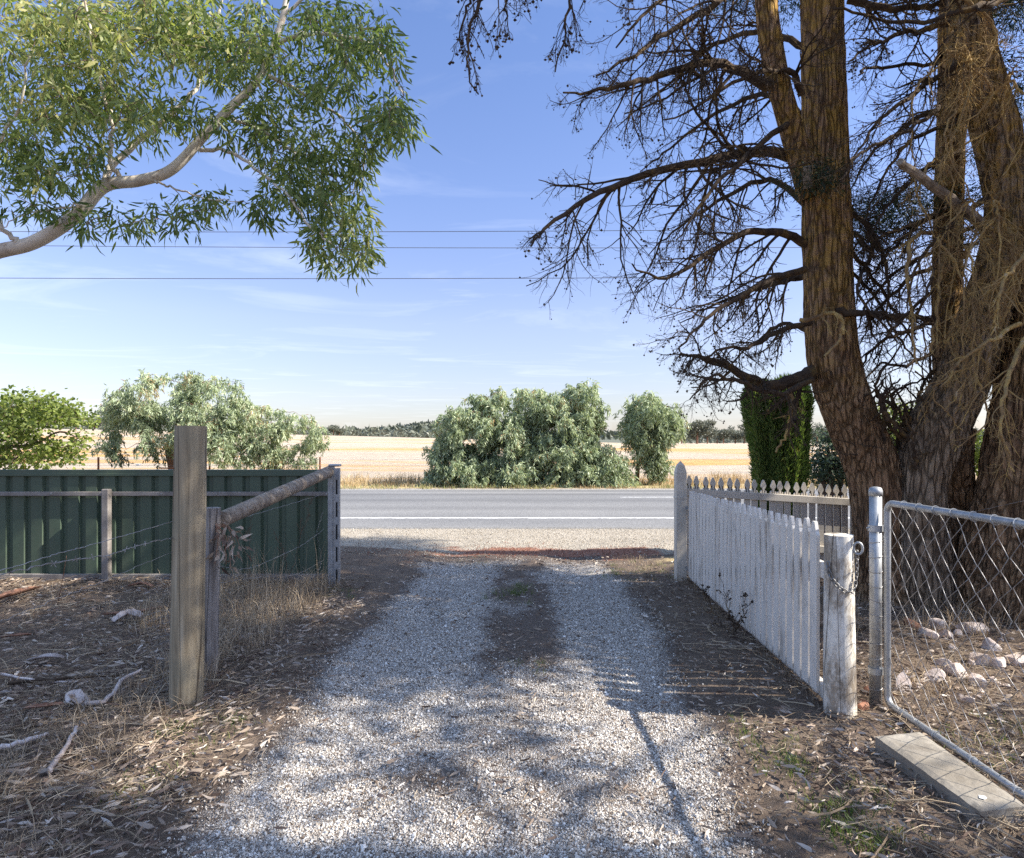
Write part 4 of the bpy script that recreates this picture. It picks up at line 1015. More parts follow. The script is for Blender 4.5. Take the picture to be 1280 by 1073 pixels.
def conifer_front():
    bx, by = 3.70, 6.25
    root = thing('conifer_tree', 'old forked conifer with two heavy leaning trunks and bare drooping dead branches', 'tree', (bx, by, gz1(bx, by)))
    d = by
    mb = MB()
    # bole with buttresses, then the left leader
    Pl, Rl = bark_trunk(mb, [at(1112, 770, d - .05), at(1110, 720, d), at(1106, 660, d), at(1092, 590, d), at(1064, 520, d), at(1042, 450, d), at(1035, 350, d), at(1032, 250, d), at(1030, 130, d), at(1027, 0, d), at(1024, -160, d), at(1022, -330, d)],
                        [.42, .33, .265, .235, .235, .235, .22, .215, .20, .185, .15, .11], 140, 300, .09, 6, .04, 1.3, base=.6, fibre=.13)
    mb.build('trunk', M['bark'], root, smooth=True)
    mb = MB()
    Pr, Rr = bark_trunk(mb, [at(1152, 770, d - .22), at(1150, 690, d - .2), at(1152, 605, d - .18), at(1170, 540, d - .15), at(1203, 475, d - .2), at(1233, 385, d - .25), at(1257, 310, d - .3), at(1263, 250, d - .3), at(1248, 180, d - .3), at(1228, 110, d - .3), at(1214, 45, d - .3), at(1205, -60, d - .3), at(1195, -260, d - .3)],
                        [.33, .26, .205, .26, .225, .205, .21, .20, .185, .185, .175, .15, .09], 140, 300, .08, 6, .04, 4.1, base=.5, fibre=.13)
    mb.build('leader', M['bark_pale'], root, smooth=True)
    mb = MB()   # the thinner leader that leaves the left trunk
    bark_trunk(mb, [at(1016, 245, d - .05), at(1003, 205, d - .1), at(986, 150, d - .15), at(968, 80, d - .2), at(957, 0, d - .25), at(950, -140, d - .3), at(948, -260, d - .3)],
               [.13, .115, .105, .10, .095, .07, .05], 72, 160, .07, 5, .05, 8.1, fibre=.12)
    mb.build('leader', M['bark'], root, smooth=True)
    mb = MB()   # dark stem standing behind the right leader
    bark_trunk(mb, [at(1186, 500, d + .1), at(1184, 440, d + .3), at(1184, 350, d + .4), at(1188, 200, d + .4), at(1190, 60, d + .4), at(1190, -120, d + .4)],
               [.12, .135, .135, .13, .125, .10], 72, 160, .08, 5, .05, 12.5, fibre=.12)
    mb.build('leader', M['bark'], root, smooth=True)
    mb = MB()   # cut stub
    mb.tubes([at(1010, 235, d - .25), at(1009, 208, d - .33)], [.042, .036], 12, cap=True); mb.build('stub', M['log'], root)
    mb = MB(); P = spline(pxl([(1236, 290, d - .5), (1205, 262, d - .75), (1165, 232, d - .95), (1124, 202, d - 1.1)]), 20)
    mb.tubes(P + RNG.normal(size=P.shape) * .004, np.linspace(.050, .030, 20), 10, cap=True); mb.build('broken_limb', M['log'], root)
    # ---- the long dead branches on the left, from the photo
    B = [
        ([(985, 196, 0), (940, 190, -.2), (880, 204, -.4), (800, 226, -.7), (735, 252, -1.0), (690, 285, -1.2), (664, 308, -1.3)], .055, .007, 20, 11, 4),
        ([(960, 110, -.2), (920, 88, -.3), (880, 77, -.5), (830, 92, -.7), (785, 104, -.9), (740, 110, -1.0), (704, 116, -1.1)], .050, .007, 17, 10, 4),
        ([(958, -20, -.2), (910, -5, -.4), (864, 22, -.6), (815, 55, -.8), (775, 80, -1.0), (745, 95, -1.1)], .04, .006, 15, 9, 4),
        ([(1010, 306, 0), (975, 290, -.2), (930, 290, -.45), (880, 318, -.7), (835, 345, -.9), (790, 330, -1.0)], .045, .006, 17, 10, 4),
        ([(1006, 337, -.1), (965, 348, -.4), (925, 372, -.7), (880, 405, -1.0), (850, 440, -1.2)], .036, .006, 15, 9, 4),
        ([(1018, 465, .0), (990, 474, -.15), (955, 480, -.3), (920, 462, -.5), (880, 447, -.6), (850, 442, -.7)], .075, .009, 16, 10, 4),
        ([(1012, 404, -.1), (978, 413, -.3), (942, 434, -.5), (905, 436, -.8), (868, 455, -.9)], .032, .005, 14, 8, 4),
        ([(1012, 345, .3), (965, 358, .5), (900, 378, .8), (850, 404, 1.0)], .034, .006, 14, 9, 4),
        ([(1015, 260, .3), (960, 225, .6), (900, 250, 1.0), (850, 285, 1.3), (810, 320, 1.4)], .036, .006, 15, 9, 4),
        ([(1010, 150, .3), (960, 120, .7), (900, 140, 1.1), (840, 185, 1.5), (800, 215, 1.7)], .036, .006, 15, 9, 4),
        ([(1010, 60, .2), (950, 40, .5), (890, 60, .9), (830, 110, 1.3), (770, 160, 1.5)], .036, .006, 15, 9, 4),
        ([(1000, -30, -.3), (930, -45, -.7), (860, -20, -1.1), (810, 20, -1.4), (770, 60, -1.5)], .036, .006, 14, 9, 4),
        ([(985, 155, -.2), (950, 180, -.5), (910, 215, -.9), (870, 262, -1.2), (845, 300, -1.3)], .032, .005, 14, 9, 4),
        ([(1015, 475, -.15), (975, 492, -.5), (930, 478, -.8), (890, 470, -1.0), (862, 500, -1.1)], .030, .005, 12, 8, 4),
        ([(1020, 420, .2), (980, 405, .5), (940, 430, .8), (900, 470, 1.0)], .028, .005, 12, 8, 3),
        ([(1002, 120, -.2), (990, 95, -.25), (970, 88, -.35), (930, 95, -.6), (880, 125, -.9), (830, 150, -1.1)], .034, .006, 14, 9, 4),
    ]
    for pts, r0, r1, a, b, c in B:
        mb = MB(); branch_set(mb, pxl([(x, y, d + dy) for x, y, dy in pts]), r0, r1, a, b, c)
        mb.build('branch', M['dead'], root)
    # hanging ends that come down from the crown at the top of the picture
    for pts in ([(760, -160, -2.4), (690, -110, -2.6), (640, -40, -2.7), (600, 20, -2.7), (590, 70, -2.7), (598, 118, -2.7)],
                [(760, -150, -2.2), (660, -100, -2.5), (610, -40, -2.6), (585, 10, -2.6), (577, 60, -2.6)],
                [(800, -130, -2.0), (745, -70, -2.3), (715, -20, -2.4), (705, 30, -2.4), (694, 90, -2.4)],
                [(800, -150, -2.2), (700, -120, -2.5), (655, -60, -2.6), (640, -15, -2.6), (632, 25, -2.6)],
                [(900, -150, -1.6), (840, -90, -1.8), (800, -40, -1.9), (782, 0, -1.9)]):
        mb = MB(); branch_set(mb, pxl([(x, y, d + dy) for x, y, dy in pts]), .016, .004, 13, 6, 3, droop=.8, ratio=.26, hook=.1)
        mb.build('branch', M['dead'], root)
    # tangles to the right of the left trunk and round the right leader
    T = [
        ([(1045, 390, -.2), (1090, 392, -.3), (1140, 396, -.35), (1180, 404, -.3)], .035, .02, 15, 9, 4),
        ([(1185, 30, -.5), (1140, 40, -.6), (1095, 55, -.7), (1060, 80, -.8)], .03, .006, 15, 9, 4),
        ([(1200, 80, -.4), (1150, 110, -.6), (1100, 150, -.8), (1062, 200, -.9)], .03, .006, 16, 9, 4),
        ([(1190, 130, .4), (1140, 150, .3), (1090, 190, .2), (1060, 240, .1)], .03, .006, 16, 9, 4),
        ([(1200, 190, .2), (1150, 215, .1), (1105, 260, .0), (1070, 320, -.1)], .03, .006, 15, 9, 4),
        ([(1190, 260, .3), (1150, 280, .3), (1100, 330, .3), (1070, 380, .2)], .03, .006, 15, 9, 4),
        ([(1185, 330, .3), (1140, 345, .2), (1100, 385, .2), (1075, 430, .1)], .028, .005, 14, 8, 4),
        ([(1180, 400, .3), (1130, 415, .2), (1090, 440, .1), (1060, 480, .1)], .028, .005, 14, 8, 4),
        ([(1230, 250, -.6), (1190, 280, -.8), (1150, 330, -.9), (1135, 390, -1.0)], .026, .005, 14, 8, 4),
        ([(1060, 0, .3), (1110, 10, .2), (1160, 5, .1), (1215, -5, .0)], .04, .02, 12, 8, 4),
        ([(1280, -40, -.8), (1215, -20, -.8), (1130, 0, -.8), (1060, -20, -.8)], .036, .01, 12, 8, 4),
        ([(1050, 250, .2), (1090, 290, .1), (1110, 340, .0), (1112, 400, -.1)], .03, .008, 10, 8, 4),
        ([(1050, 300, .2), (1085, 335, .3), (1120, 390, .4), (1150, 450, .4)], .026, .006, 12, 8, 4),
    ]
    for pts, r0, r1, a, b, c in list(T):
        if r1 < .015: T.append(([(x + RNG.normal() * 14, y + 32 + RNG.normal() * 12, q + RNG.uniform(-.3, .4)) for x, y, q in pts], r0 * .8, r1, int(a * .6), int(b * .8), 3))
    for pts, r0, r1, a, b, c in T:
        mb = MB(); branch_set(mb, pxl([(x, y, d + dy) for x, y, dy in pts]), r0, r1, a, b, c, cones=RNG.random() < .5, droop=.3, ratio=.40)
        mb.build('branch', M['dead'], root)
    # pale lichen-covered hanging twigs draped over the right leader
    for k in range(27):
        x = RNG.uniform(1165, 1262); y = RNG.uniform(-10, 330); dd = d - RNG.uniform(.55, .85)
        pts = [(x, y, dd), (x + RNG.normal() * 16, y - 12, dd - .12), (x + RNG.normal() * 24, y + 40, dd - .2), (x + RNG.normal() * 30, y + RNG.uniform(100, 170), dd - .2)]
        mb = MB(); branch_set(mb, pxl(pts), .013, .004, 9, 6, 3, droop=.5, ratio=.42, cones=False, hook=.0, wig=.2)
        mb.build('branch', M['lichen'], root)
    for k in range(7):
        x = RNG.uniform(1150, 1250); y = RNG.uniform(330, 470); dd = d - RNG.uniform(.5, .8)
        pts = [(x, y, dd), (x + RNG.normal() * 15, y + 20, dd - .1), (x + RNG.normal() * 24, y + 60, dd - .15), (x + RNG.normal() * 30, y + RNG.uniform(90, 130), dd - .15)]
        mb = MB(); branch_set(mb, pxl(pts), .012, .004, 6, 5, 2, droop=.5, ratio=.42, cones=False, hook=.0, wig=.2)
        mb.build('branch', M['lichen'], root)
    for pts in ([(1168, 290, -.7), (1140, 300, -.85), (1136, 350, -.9), (1142, 400, -.9), (1146, 455, -.9)], [(1192, 300, -.6), (1178, 340, -.8), (1172, 400, -.85), (1165, 440, -.85)], [(1000, 400, -.5), (1050, 392, -.7), (1056, 420, -.75), (1030, 446, -.8)], [(986, 474, -.15), (990, 505, -.2), (984, 540, -.2), (970, 566, -.2)]):
        mb = MB(); branch_set(mb, pxl([(x, y, d + q) for x, y, q in pts]), .019, .009, 5, 4, 2, droop=.5, ratio=.25, cones=False, hook=0)
        mb.build('branch', M['lichen'], root)
    # splintered stubs in the fork
    for k in range(26):
        x = RNG.uniform(1070, 1165); y = RNG.uniform(470, 560); dd = d + RNG.uniform(-.35, .3)
        q = [(x, y + 30, dd), (x + RNG.normal() * 14, y, dd - .05), (x + RNG.normal() * 26, y - RNG.uniform(20, 60), dd - .1)]
        mb = MB(); branch_set(mb, pxl(q), .022, .006, 5, 4, 2, droop=.1, ratio=.4, cones=False)
        mb.build('branch', M['dead'], root)
    # green sprays
    mb = MB(); cs = []
    for k in range(30):
        x = RNG.normal(1105, 30); y = RNG.normal(262, 32); cs.append(at(x, y, d + RNG.uniform(.2, 1.2)))
    for k in range(4):
        cs.append(at(RNG.normal(1022, 12), RNG.normal(226, 8), d - .30))
    for k in range(30):
        cs.append(at(RNG.uniform(1215, 1300), RNG.uniform(-20, 330), d + RNG.uniform(-.1, .5)))
    for k in range(30):
        cs.append(at(RNG.uniform(1100, 1290), RNG.uniform(-40, 20), d + RNG.uniform(.3, 1.4)))
    for k in range(12):
        cs.append(at(RNG.uniform(900, 1040), RNG.uniform(-40, 10), d + RNG.uniform(.3, 1.4)))
    needle_clumps(mb, cs, 240, .27, .065, .009, .4, light=.35)
    # upper crown above the frame: it throws the shade on the drive
    up = []
    for k in range(200):
        z = RNG.uniform(7.2, 11.8); rr = RNG.uniform(.2, 1.0) ** .6 * (2.3 - .16 * (z - 6.4)); a = RNG.uniform(0, 6.28)
        up.append((bx - .1 + rr * math.cos(a) * 1.1, by - .35 + rr * math.sin(a) * .85, z))
    needle_clumps(mb, lit_gaps(up), 100, .58, .22, .055, .5)
    mb.build('crown', M['pine'], root)

def conifer_side():
    bx, by = 4.80, 5.75
    root = thing('conifer_tree', 'massive conifer trunk with deep vertical bark flutes at the right edge of the photo', 'tree', (bx, by, gz1(bx, by)))
    mb = MB()
    bark_trunk(mb, [at(1297, 790, by), (at(1298, 745, by)), at(1303, 690, by), at(1312, 600, by), at(1326, 480, by), at(1350, 330, by), at(1362, 150, by), at(1340, -50, by), at(1345, -300, by)],
               [.90, .74, .61, .52, .46, .42, .38, .33, .22], 220, 260, .13, 15, .05, 21.0, base=.5, fibre=.16)
    mb.build('trunk', M['bark'], root, smooth=True)
    mb = MB()   # the leaning side stem that shows between both trees
    bark_trunk(mb, [at(1204, 735, by + .5), at(1206, 680, by + .5), at(1205, 640, by + .5), at(1200, 590, by + .45), at(1203, 560, by + .4), at(1212, 535, by + .35)], [.15, .12, .12, .12, .10, .06], 90, 120, .15, 7, .07, 31.0, fibre=.2)
    mb.build('limb', M['bark'], root, smooth=True)
    for pts in ([(1275, 405, -.5), (1230, 430, -.6), (1200, 450, -.6), (1180, 480, -.6)], [(1285, 420, -.6), (1262, 470, -.9), (1250, 530, -1.0), (1268, 590, -1.0)], [(1290, 300, -.5), (1262, 340, -.8), (1240, 380, -.9), (1238, 420, -.9)]):
        mb = MB(); branch_set(mb, pxl([(x, y, by + q) for x, y, q in pts]), .02, .006, 9, 6, 3, droop=.4, cones=False)
        mb.build('branch', M['lichen'], root)
    mb = MB(); up = []
    for k in range(340):
        z = RNG.uniform(5.2, 11.5); rr = RNG.uniform(.2, 1.0) ** .6 * (2.9 - .16 * (z - 5)); a = RNG.uniform(0, 6.28)
        up.append((bx + .9 + rr * math.cos(a), by - 2.3 + rr * math.sin(a) * 1.05, z))
    needle_clumps(mb, lit_gaps(up), 100, .58, .22, .055, .5)
    mb.build('crown', M['pine'], root)

def conifer_offside():
    # next trees of the row, just outside the picture; only their shade shows
    for bx, by, R, n, z1, ox, oy in ((7.0, .4, 2.6, 230, 11.5, -.5, 1.3), (9.8, .5, 2.7, 190, 12.5, .2, 2.0), (10.4, 7.0, 1.3, 110, 12.0, 0, 0), (9.6, 5.0, 2.2, 190, 11.5, 0, 0)):
        root = thing('conifer_tree', 'dark conifer standing right of the camera whose shade falls on the drive', 'tree', (bx, by, gz1(bx, by)), 'shade trees right of the camera')
        mb = MB(); bark_trunk(mb, [(bx, by, -.2), (bx, by, 1), (bx + .1, by, 4), (bx, by + .1, 8), (bx, by, z1 + .4)], [.5, .38, .30, .2, .05], 32, 70, .12, 7, .05, bx)
        mb.build('trunk', M['bark'], root, smooth=True)
        mb = MB(); up = []
        for k in range(n):
            z = 4.0 + (z1 - 4.0) * RNG.random() ** .8; rr = RNG.uniform(.1, 1.0) ** .6 * (R - (R * .55) * (z - 4.0) / (z1 - 4.0)); a = RNG.uniform(0, 6.28)
            up.append((bx + ox + rr * math.cos(a), by + oy + rr * math.sin(a), z))
        needle_clumps(mb, lit_gaps(up), 110, .60, .22, .055, .5); mb.build('crown', M['pine'], root)
        mb = MB()
        for k in range(10):
            a = RNG.uniform(0, 6.28); z = RNG.uniform(3, 7)
            branch_set(mb, [(bx, by, z), (bx + math.cos(a) * 1.2, by + math.sin(a) * 1.2, z + .2), (bx + math.cos(a) * 2.6, by + math.sin(a) * 2.6, z - .3)], .05, .01, 8, 5, 0)
        mb.build('branch', M['dead'], root)

# ------------------------------------------------------------------ twigs that reach leaf clusters
def connect(targets, nodes, mb, r=.004, sag=.06, m=7, k=4, grow_nodes=True, rtop=None):
    """thin curved twigs from the nearest wood to every cluster"""
    nodes = [np.asarray(n, float) for n in nodes]
    T = np.asarray(targets, float)
    A = np.array(nodes)
    order = np.argsort(np.min(np.linalg.norm(T[:, None] - A[None], axis=2), axis=1))
    Ps = []; Rs = []; dirs = np.zeros_like(T)
    for i in order:
        A = np.array(nodes[-4000:]) if len(nodes) > 4000 else np.array(nodes)
        dd = np.linalg.norm(A - T[i], axis=1); j = int(np.argmin(dd)); p, q = A[j], T[i]; L = dd[j]
        t = np.linspace(0, 1, m)[:, None]
        P = p + (q - p) * t + np.array([0, 0, 1]) * (np.sin(t * math.pi) * sag * L) + RNG.normal(size=(m, 3)) * .03 * L * np.sin(t * math.pi)
        Ps.append(P); Rs.append(np.linspace(r * (1 + 1.6 * min(L, 1.2)), r * .55, m)); dirs[i] = unit(q - p)
        if grow_nodes:
            nodes.extend([P[m // 2], P[-2], P[-1]])
    mb.tubes(np.array(Ps), np.array(Rs), k)
    return dirs

def hang_leaves(mb, C, per, spread, L, W, light, droop=.9, var=.22, curl=.2, full=True):
    n = len(C) * per
    c = np.repeat(C, per, 0); off = RNG.normal(size=(n, 3)) * spread
    d = unit(off * [1, 1, .4] / (spread + 1e-9) * .55 + RNG.normal(size=(n, 3)) * .35 - UP * droop)
    lt = np.repeat(np.broadcast_to(light, (len(C),)), per)
    mb.leaves(c + off, d, L * RNG.uniform(.55, 1.25, n), W * RNG.uniform(.7, 1.3, n), np.clip(RNG.normal(lt, var), 0, 1), curl, full)

def eucalypt():
    d = 5.2
    bx, by = -5.6, 5.0
    root = thing('gum_tree', 'smooth pale-barked gum tree reaching in from the top left with narrow hanging leaves', 'tree', (bx, by, gz1(bx, by)))
    mb = MB()
    bark_trunk(mb, [(bx, by, -.2), (bx, by, .6), (bx + .1, by, 1.6), (bx + .35, by + .05, 2.3), (bx + .3, by + .1, 4), (bx + .1, by, 6.5), (bx, by, 8.5)], [.36, .27, .23, .21, .17, .12, .04], 32, 90, .04, 4, .01, 2.2)
    mb.build('trunk', M['gumbark'], root, smooth=True)
    limb = pxl([(-130, 320, d - .1), (-70, 330, d), (0, 314, d), (45, 302, d), (95, 270, d), (130, 233, d), (175, 226, d), (215, 212, d), (255, 170, d), (285, 138, d), (322, 100, d), (345, 50, d), (358, 0, d), (368, -80, d), (370, -170, d)])
    mb = MB(); bark_trunk(mb, limb, [.078, .068, .056, .053, .052, .051, .045, .041, .037, .034, .030, .027, .023, .018, .01], 20, 120, .05, 3, .01, 6.0); mb.build('limb', M['gumbark'], root, smooth=True)
    mb = MB(); nodes = list(spline(limb, 60)[8:])
    sub = [([(130, 236, d), (142, 205, d + .1), (175, 178, d + .2), (215, 140, d + .3), (240, 116, d + .35), (262, 70, d + .4), (275, 10, d + .45), (280, -60, d + .5)], .030),
           ([(150, 228, d), (138, 200, d - .1), (140, 150, d - .2), (120, 90, d - .3), (110, 20, d - .4), (105, -60, d - .4)], .020),
           ([(250, 188, d), (290, 192, d - .1), (325, 215, d - .25), (360, 245, d - .4), (385, 280, d - .5), (420, 310, d - .5)], .017),
           ([(345, 55, d), (380, 42, d - .1), (420, 45, d - .2), (470, 60, d - .3), (505, 120, d - .4)], .018),
           ([(335, 95, d), (385, 120, d + .2), (430, 150, d + .3), (455, 190, d + .3), (450, 240, d + .3)], .017),
           ([(290, 150, d), (330, 165, d + .2), (370, 195, d + .3), (400, 235, d + .3), (440, 290, d + .2)], .016),
           ([(190, 225, d), (215, 235, d - .1), (260, 248, d - .2), (300, 252, d - .3)], .010),
           ([(110, 255, d), (70, 262, d - .2), (30, 270, d - .3), (-20, 295, d - .4)], .010),
           ([(30, 308, d), (0, 280, d - .1), (-20, 220, d - .2), (20, 140, d - .3), (40, 60, d - .4)], .022),
           ([(355, 20, d), (400, -20, d), (440, -40, d), (490, -10, d - .1)], .014)]
    for pts, r in sub:
        P = spline(pxl(pts), 26); P[1:-1] += RNG.normal(size=(24, 3)) * .008
        m2 = MB(); m2.tubes(P, np.linspace(r, r * .3, 26), 10); m2.build('limb', M['gumbark'], root, smooth=True); nodes += list(P[3:])
    # where leaves are, in groups: (centre x, y, spread x, y, count, light)
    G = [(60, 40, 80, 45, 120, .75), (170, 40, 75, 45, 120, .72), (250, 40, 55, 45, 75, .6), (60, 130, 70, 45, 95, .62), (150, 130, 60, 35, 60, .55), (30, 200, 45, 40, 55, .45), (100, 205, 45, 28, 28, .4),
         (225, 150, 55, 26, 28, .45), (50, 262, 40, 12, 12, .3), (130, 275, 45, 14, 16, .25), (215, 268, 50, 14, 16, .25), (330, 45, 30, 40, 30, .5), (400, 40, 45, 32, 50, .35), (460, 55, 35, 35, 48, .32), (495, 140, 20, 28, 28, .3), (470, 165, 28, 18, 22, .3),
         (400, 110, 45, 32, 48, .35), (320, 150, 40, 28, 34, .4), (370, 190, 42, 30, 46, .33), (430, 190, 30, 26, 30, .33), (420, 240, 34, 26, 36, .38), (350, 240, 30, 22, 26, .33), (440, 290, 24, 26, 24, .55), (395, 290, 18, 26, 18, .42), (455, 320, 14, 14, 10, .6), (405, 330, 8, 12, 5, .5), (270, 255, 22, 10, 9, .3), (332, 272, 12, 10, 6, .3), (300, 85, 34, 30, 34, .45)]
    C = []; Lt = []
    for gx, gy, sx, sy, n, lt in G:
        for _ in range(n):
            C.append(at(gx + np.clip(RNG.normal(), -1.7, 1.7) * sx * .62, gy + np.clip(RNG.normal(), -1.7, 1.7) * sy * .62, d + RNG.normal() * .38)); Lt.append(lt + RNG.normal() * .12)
    C = np.array(C); Lt = np.array(Lt)
    connect(C, nodes, mb, .0026, .05, 7, 4)
    mb.build('twig', M['twig'], root)
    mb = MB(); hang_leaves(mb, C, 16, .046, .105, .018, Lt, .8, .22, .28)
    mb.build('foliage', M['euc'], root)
    # the rest of the crown, above and left of the picture
    mb = MB(); C2 = []
    for k in range(420):
        v = unit(RNG.normal(size=3)) * RNG.uniform(.5, 1) ** .5 * [3.0, 2.4, 1.9]; p = np.array([-5.0, 4.4, 7.0]) + v
        px = CX + F * p[0] / p[1]; py = CY - F * (p[2] - H) / p[1]
        if (py > -25 and px > -30) or p[0] > -4.2: continue
        C2.append(p)
    hang_leaves(mb, np.array(C2), 26, .16, .15, .03, .5, .7, .2, .2, False); mb.build('crown', M['euc'], root)

def crown_tree(name, label, cat, base, blobs, nleaf, mat, L, W, trunk_pts=None, trunk_r=None, barkmat='redbark', group=None, droop=1.0, ncl=220, spread=.2, weep=.5, stems=5):
    """drooping roadside gum: blobs are (pixel x, y, rx, ry, depth, rdepth)"""
    root = thing(name, label, cat, (base[0], base[1], gz1(base[0], base[1])), group)
    z0 = gz1(base[0], base[1])
    mb = MB(); nodes = []
    if trunk_pts is not None:
        P, R = bark_trunk(mb, trunk_pts, trunk_r, 18, 40, .1, 4, .05, base[0]); nodes += list(P[12:])
    else:
        for k in range(stems):
            a = RNG.uniform(0, 6.28); b = blobs[k % len(blobs)]; top = at(b[0] + RNG.normal() * b[2] * .3, b[1], b[4])
            s0 = np.array([top[0] * .75 + base[0] * .25, base[1] + RNG.normal() * .3, z0 - .1])
            P = spline([s0, s0 + (top - s0) * [.3, .3, .5], top], 14); mb.tubes(P, np.linspace(.07, .02, 14), 7); nodes += list(P[3:])
    C = []; Lt = []
    tot = sum(b[2] * b[3] for b in blobs)
    for b in blobs:
        n = max(3, int(ncl * b[2] * b[3] / tot))
        for _ in range(n):
            v = unit(RNG.normal(size=3)); v = v * RNG.uniform(.25, 1.0) ** .42 * (RNG.uniform(1.05, 1.32) if RNG.random() < .10 else 1)
            c = at(b[0], b[1], b[4]); s = b[4] / F
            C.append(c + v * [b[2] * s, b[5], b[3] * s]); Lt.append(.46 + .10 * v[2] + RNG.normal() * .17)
    C = np.array(C); Lt = np.array(Lt)
    dirs = connect(C, nodes, mb, .006, .12, 6, 4)
    mb.build('trunk', M[barkmat], root, smooth=True)
    # every cluster is a weeping spray: a few strings of leaves
    per = nleaf // len(C); ns = 7; pl = max(1, per // ns)
    n = len(C) * ns * pl
    s0 = np.repeat(C, ns, 0) + RNG.normal(size=(len(C) * ns, 3)) * spread * [1, 1, .6]
    sd = unit(RNG.normal(size=(len(s0), 3)) * [.5, .5, .3] - UP * weep)
    ln = RNG.uniform(.6, 1.4, len(s0)) * spread * 2.2
    tt = RNG.random((len(s0), pl))
    pos = (s0[:, None] + sd[:, None] * (tt * ln[:, None])[..., None] - UP * ((tt ** 2) * ln[:, None] * .25)[..., None]).reshape(-1, 3) + RNG.normal(size=(n, 3)) * .03
    pos[:, 2] = np.maximum(pos[:, 2], z0 + .03)
    d = unit(RNG.normal(size=(n, 3)) * .55 + np.repeat(sd, pl, 0) * .5 - UP * droop * .6)
    lt = np.repeat(np.repeat(Lt, ns), pl)
    mb = MB(); mb.leaves(pos, d, 1.2 * L * RNG.uniform(.6, 1.3, n), 1.25 * W * RNG.uniform(.7, 1.3, n), np.clip(RNG.normal(lt, .2), 0, 1), .2, False)
    mb.build('crown', M[mat], root)
    return root

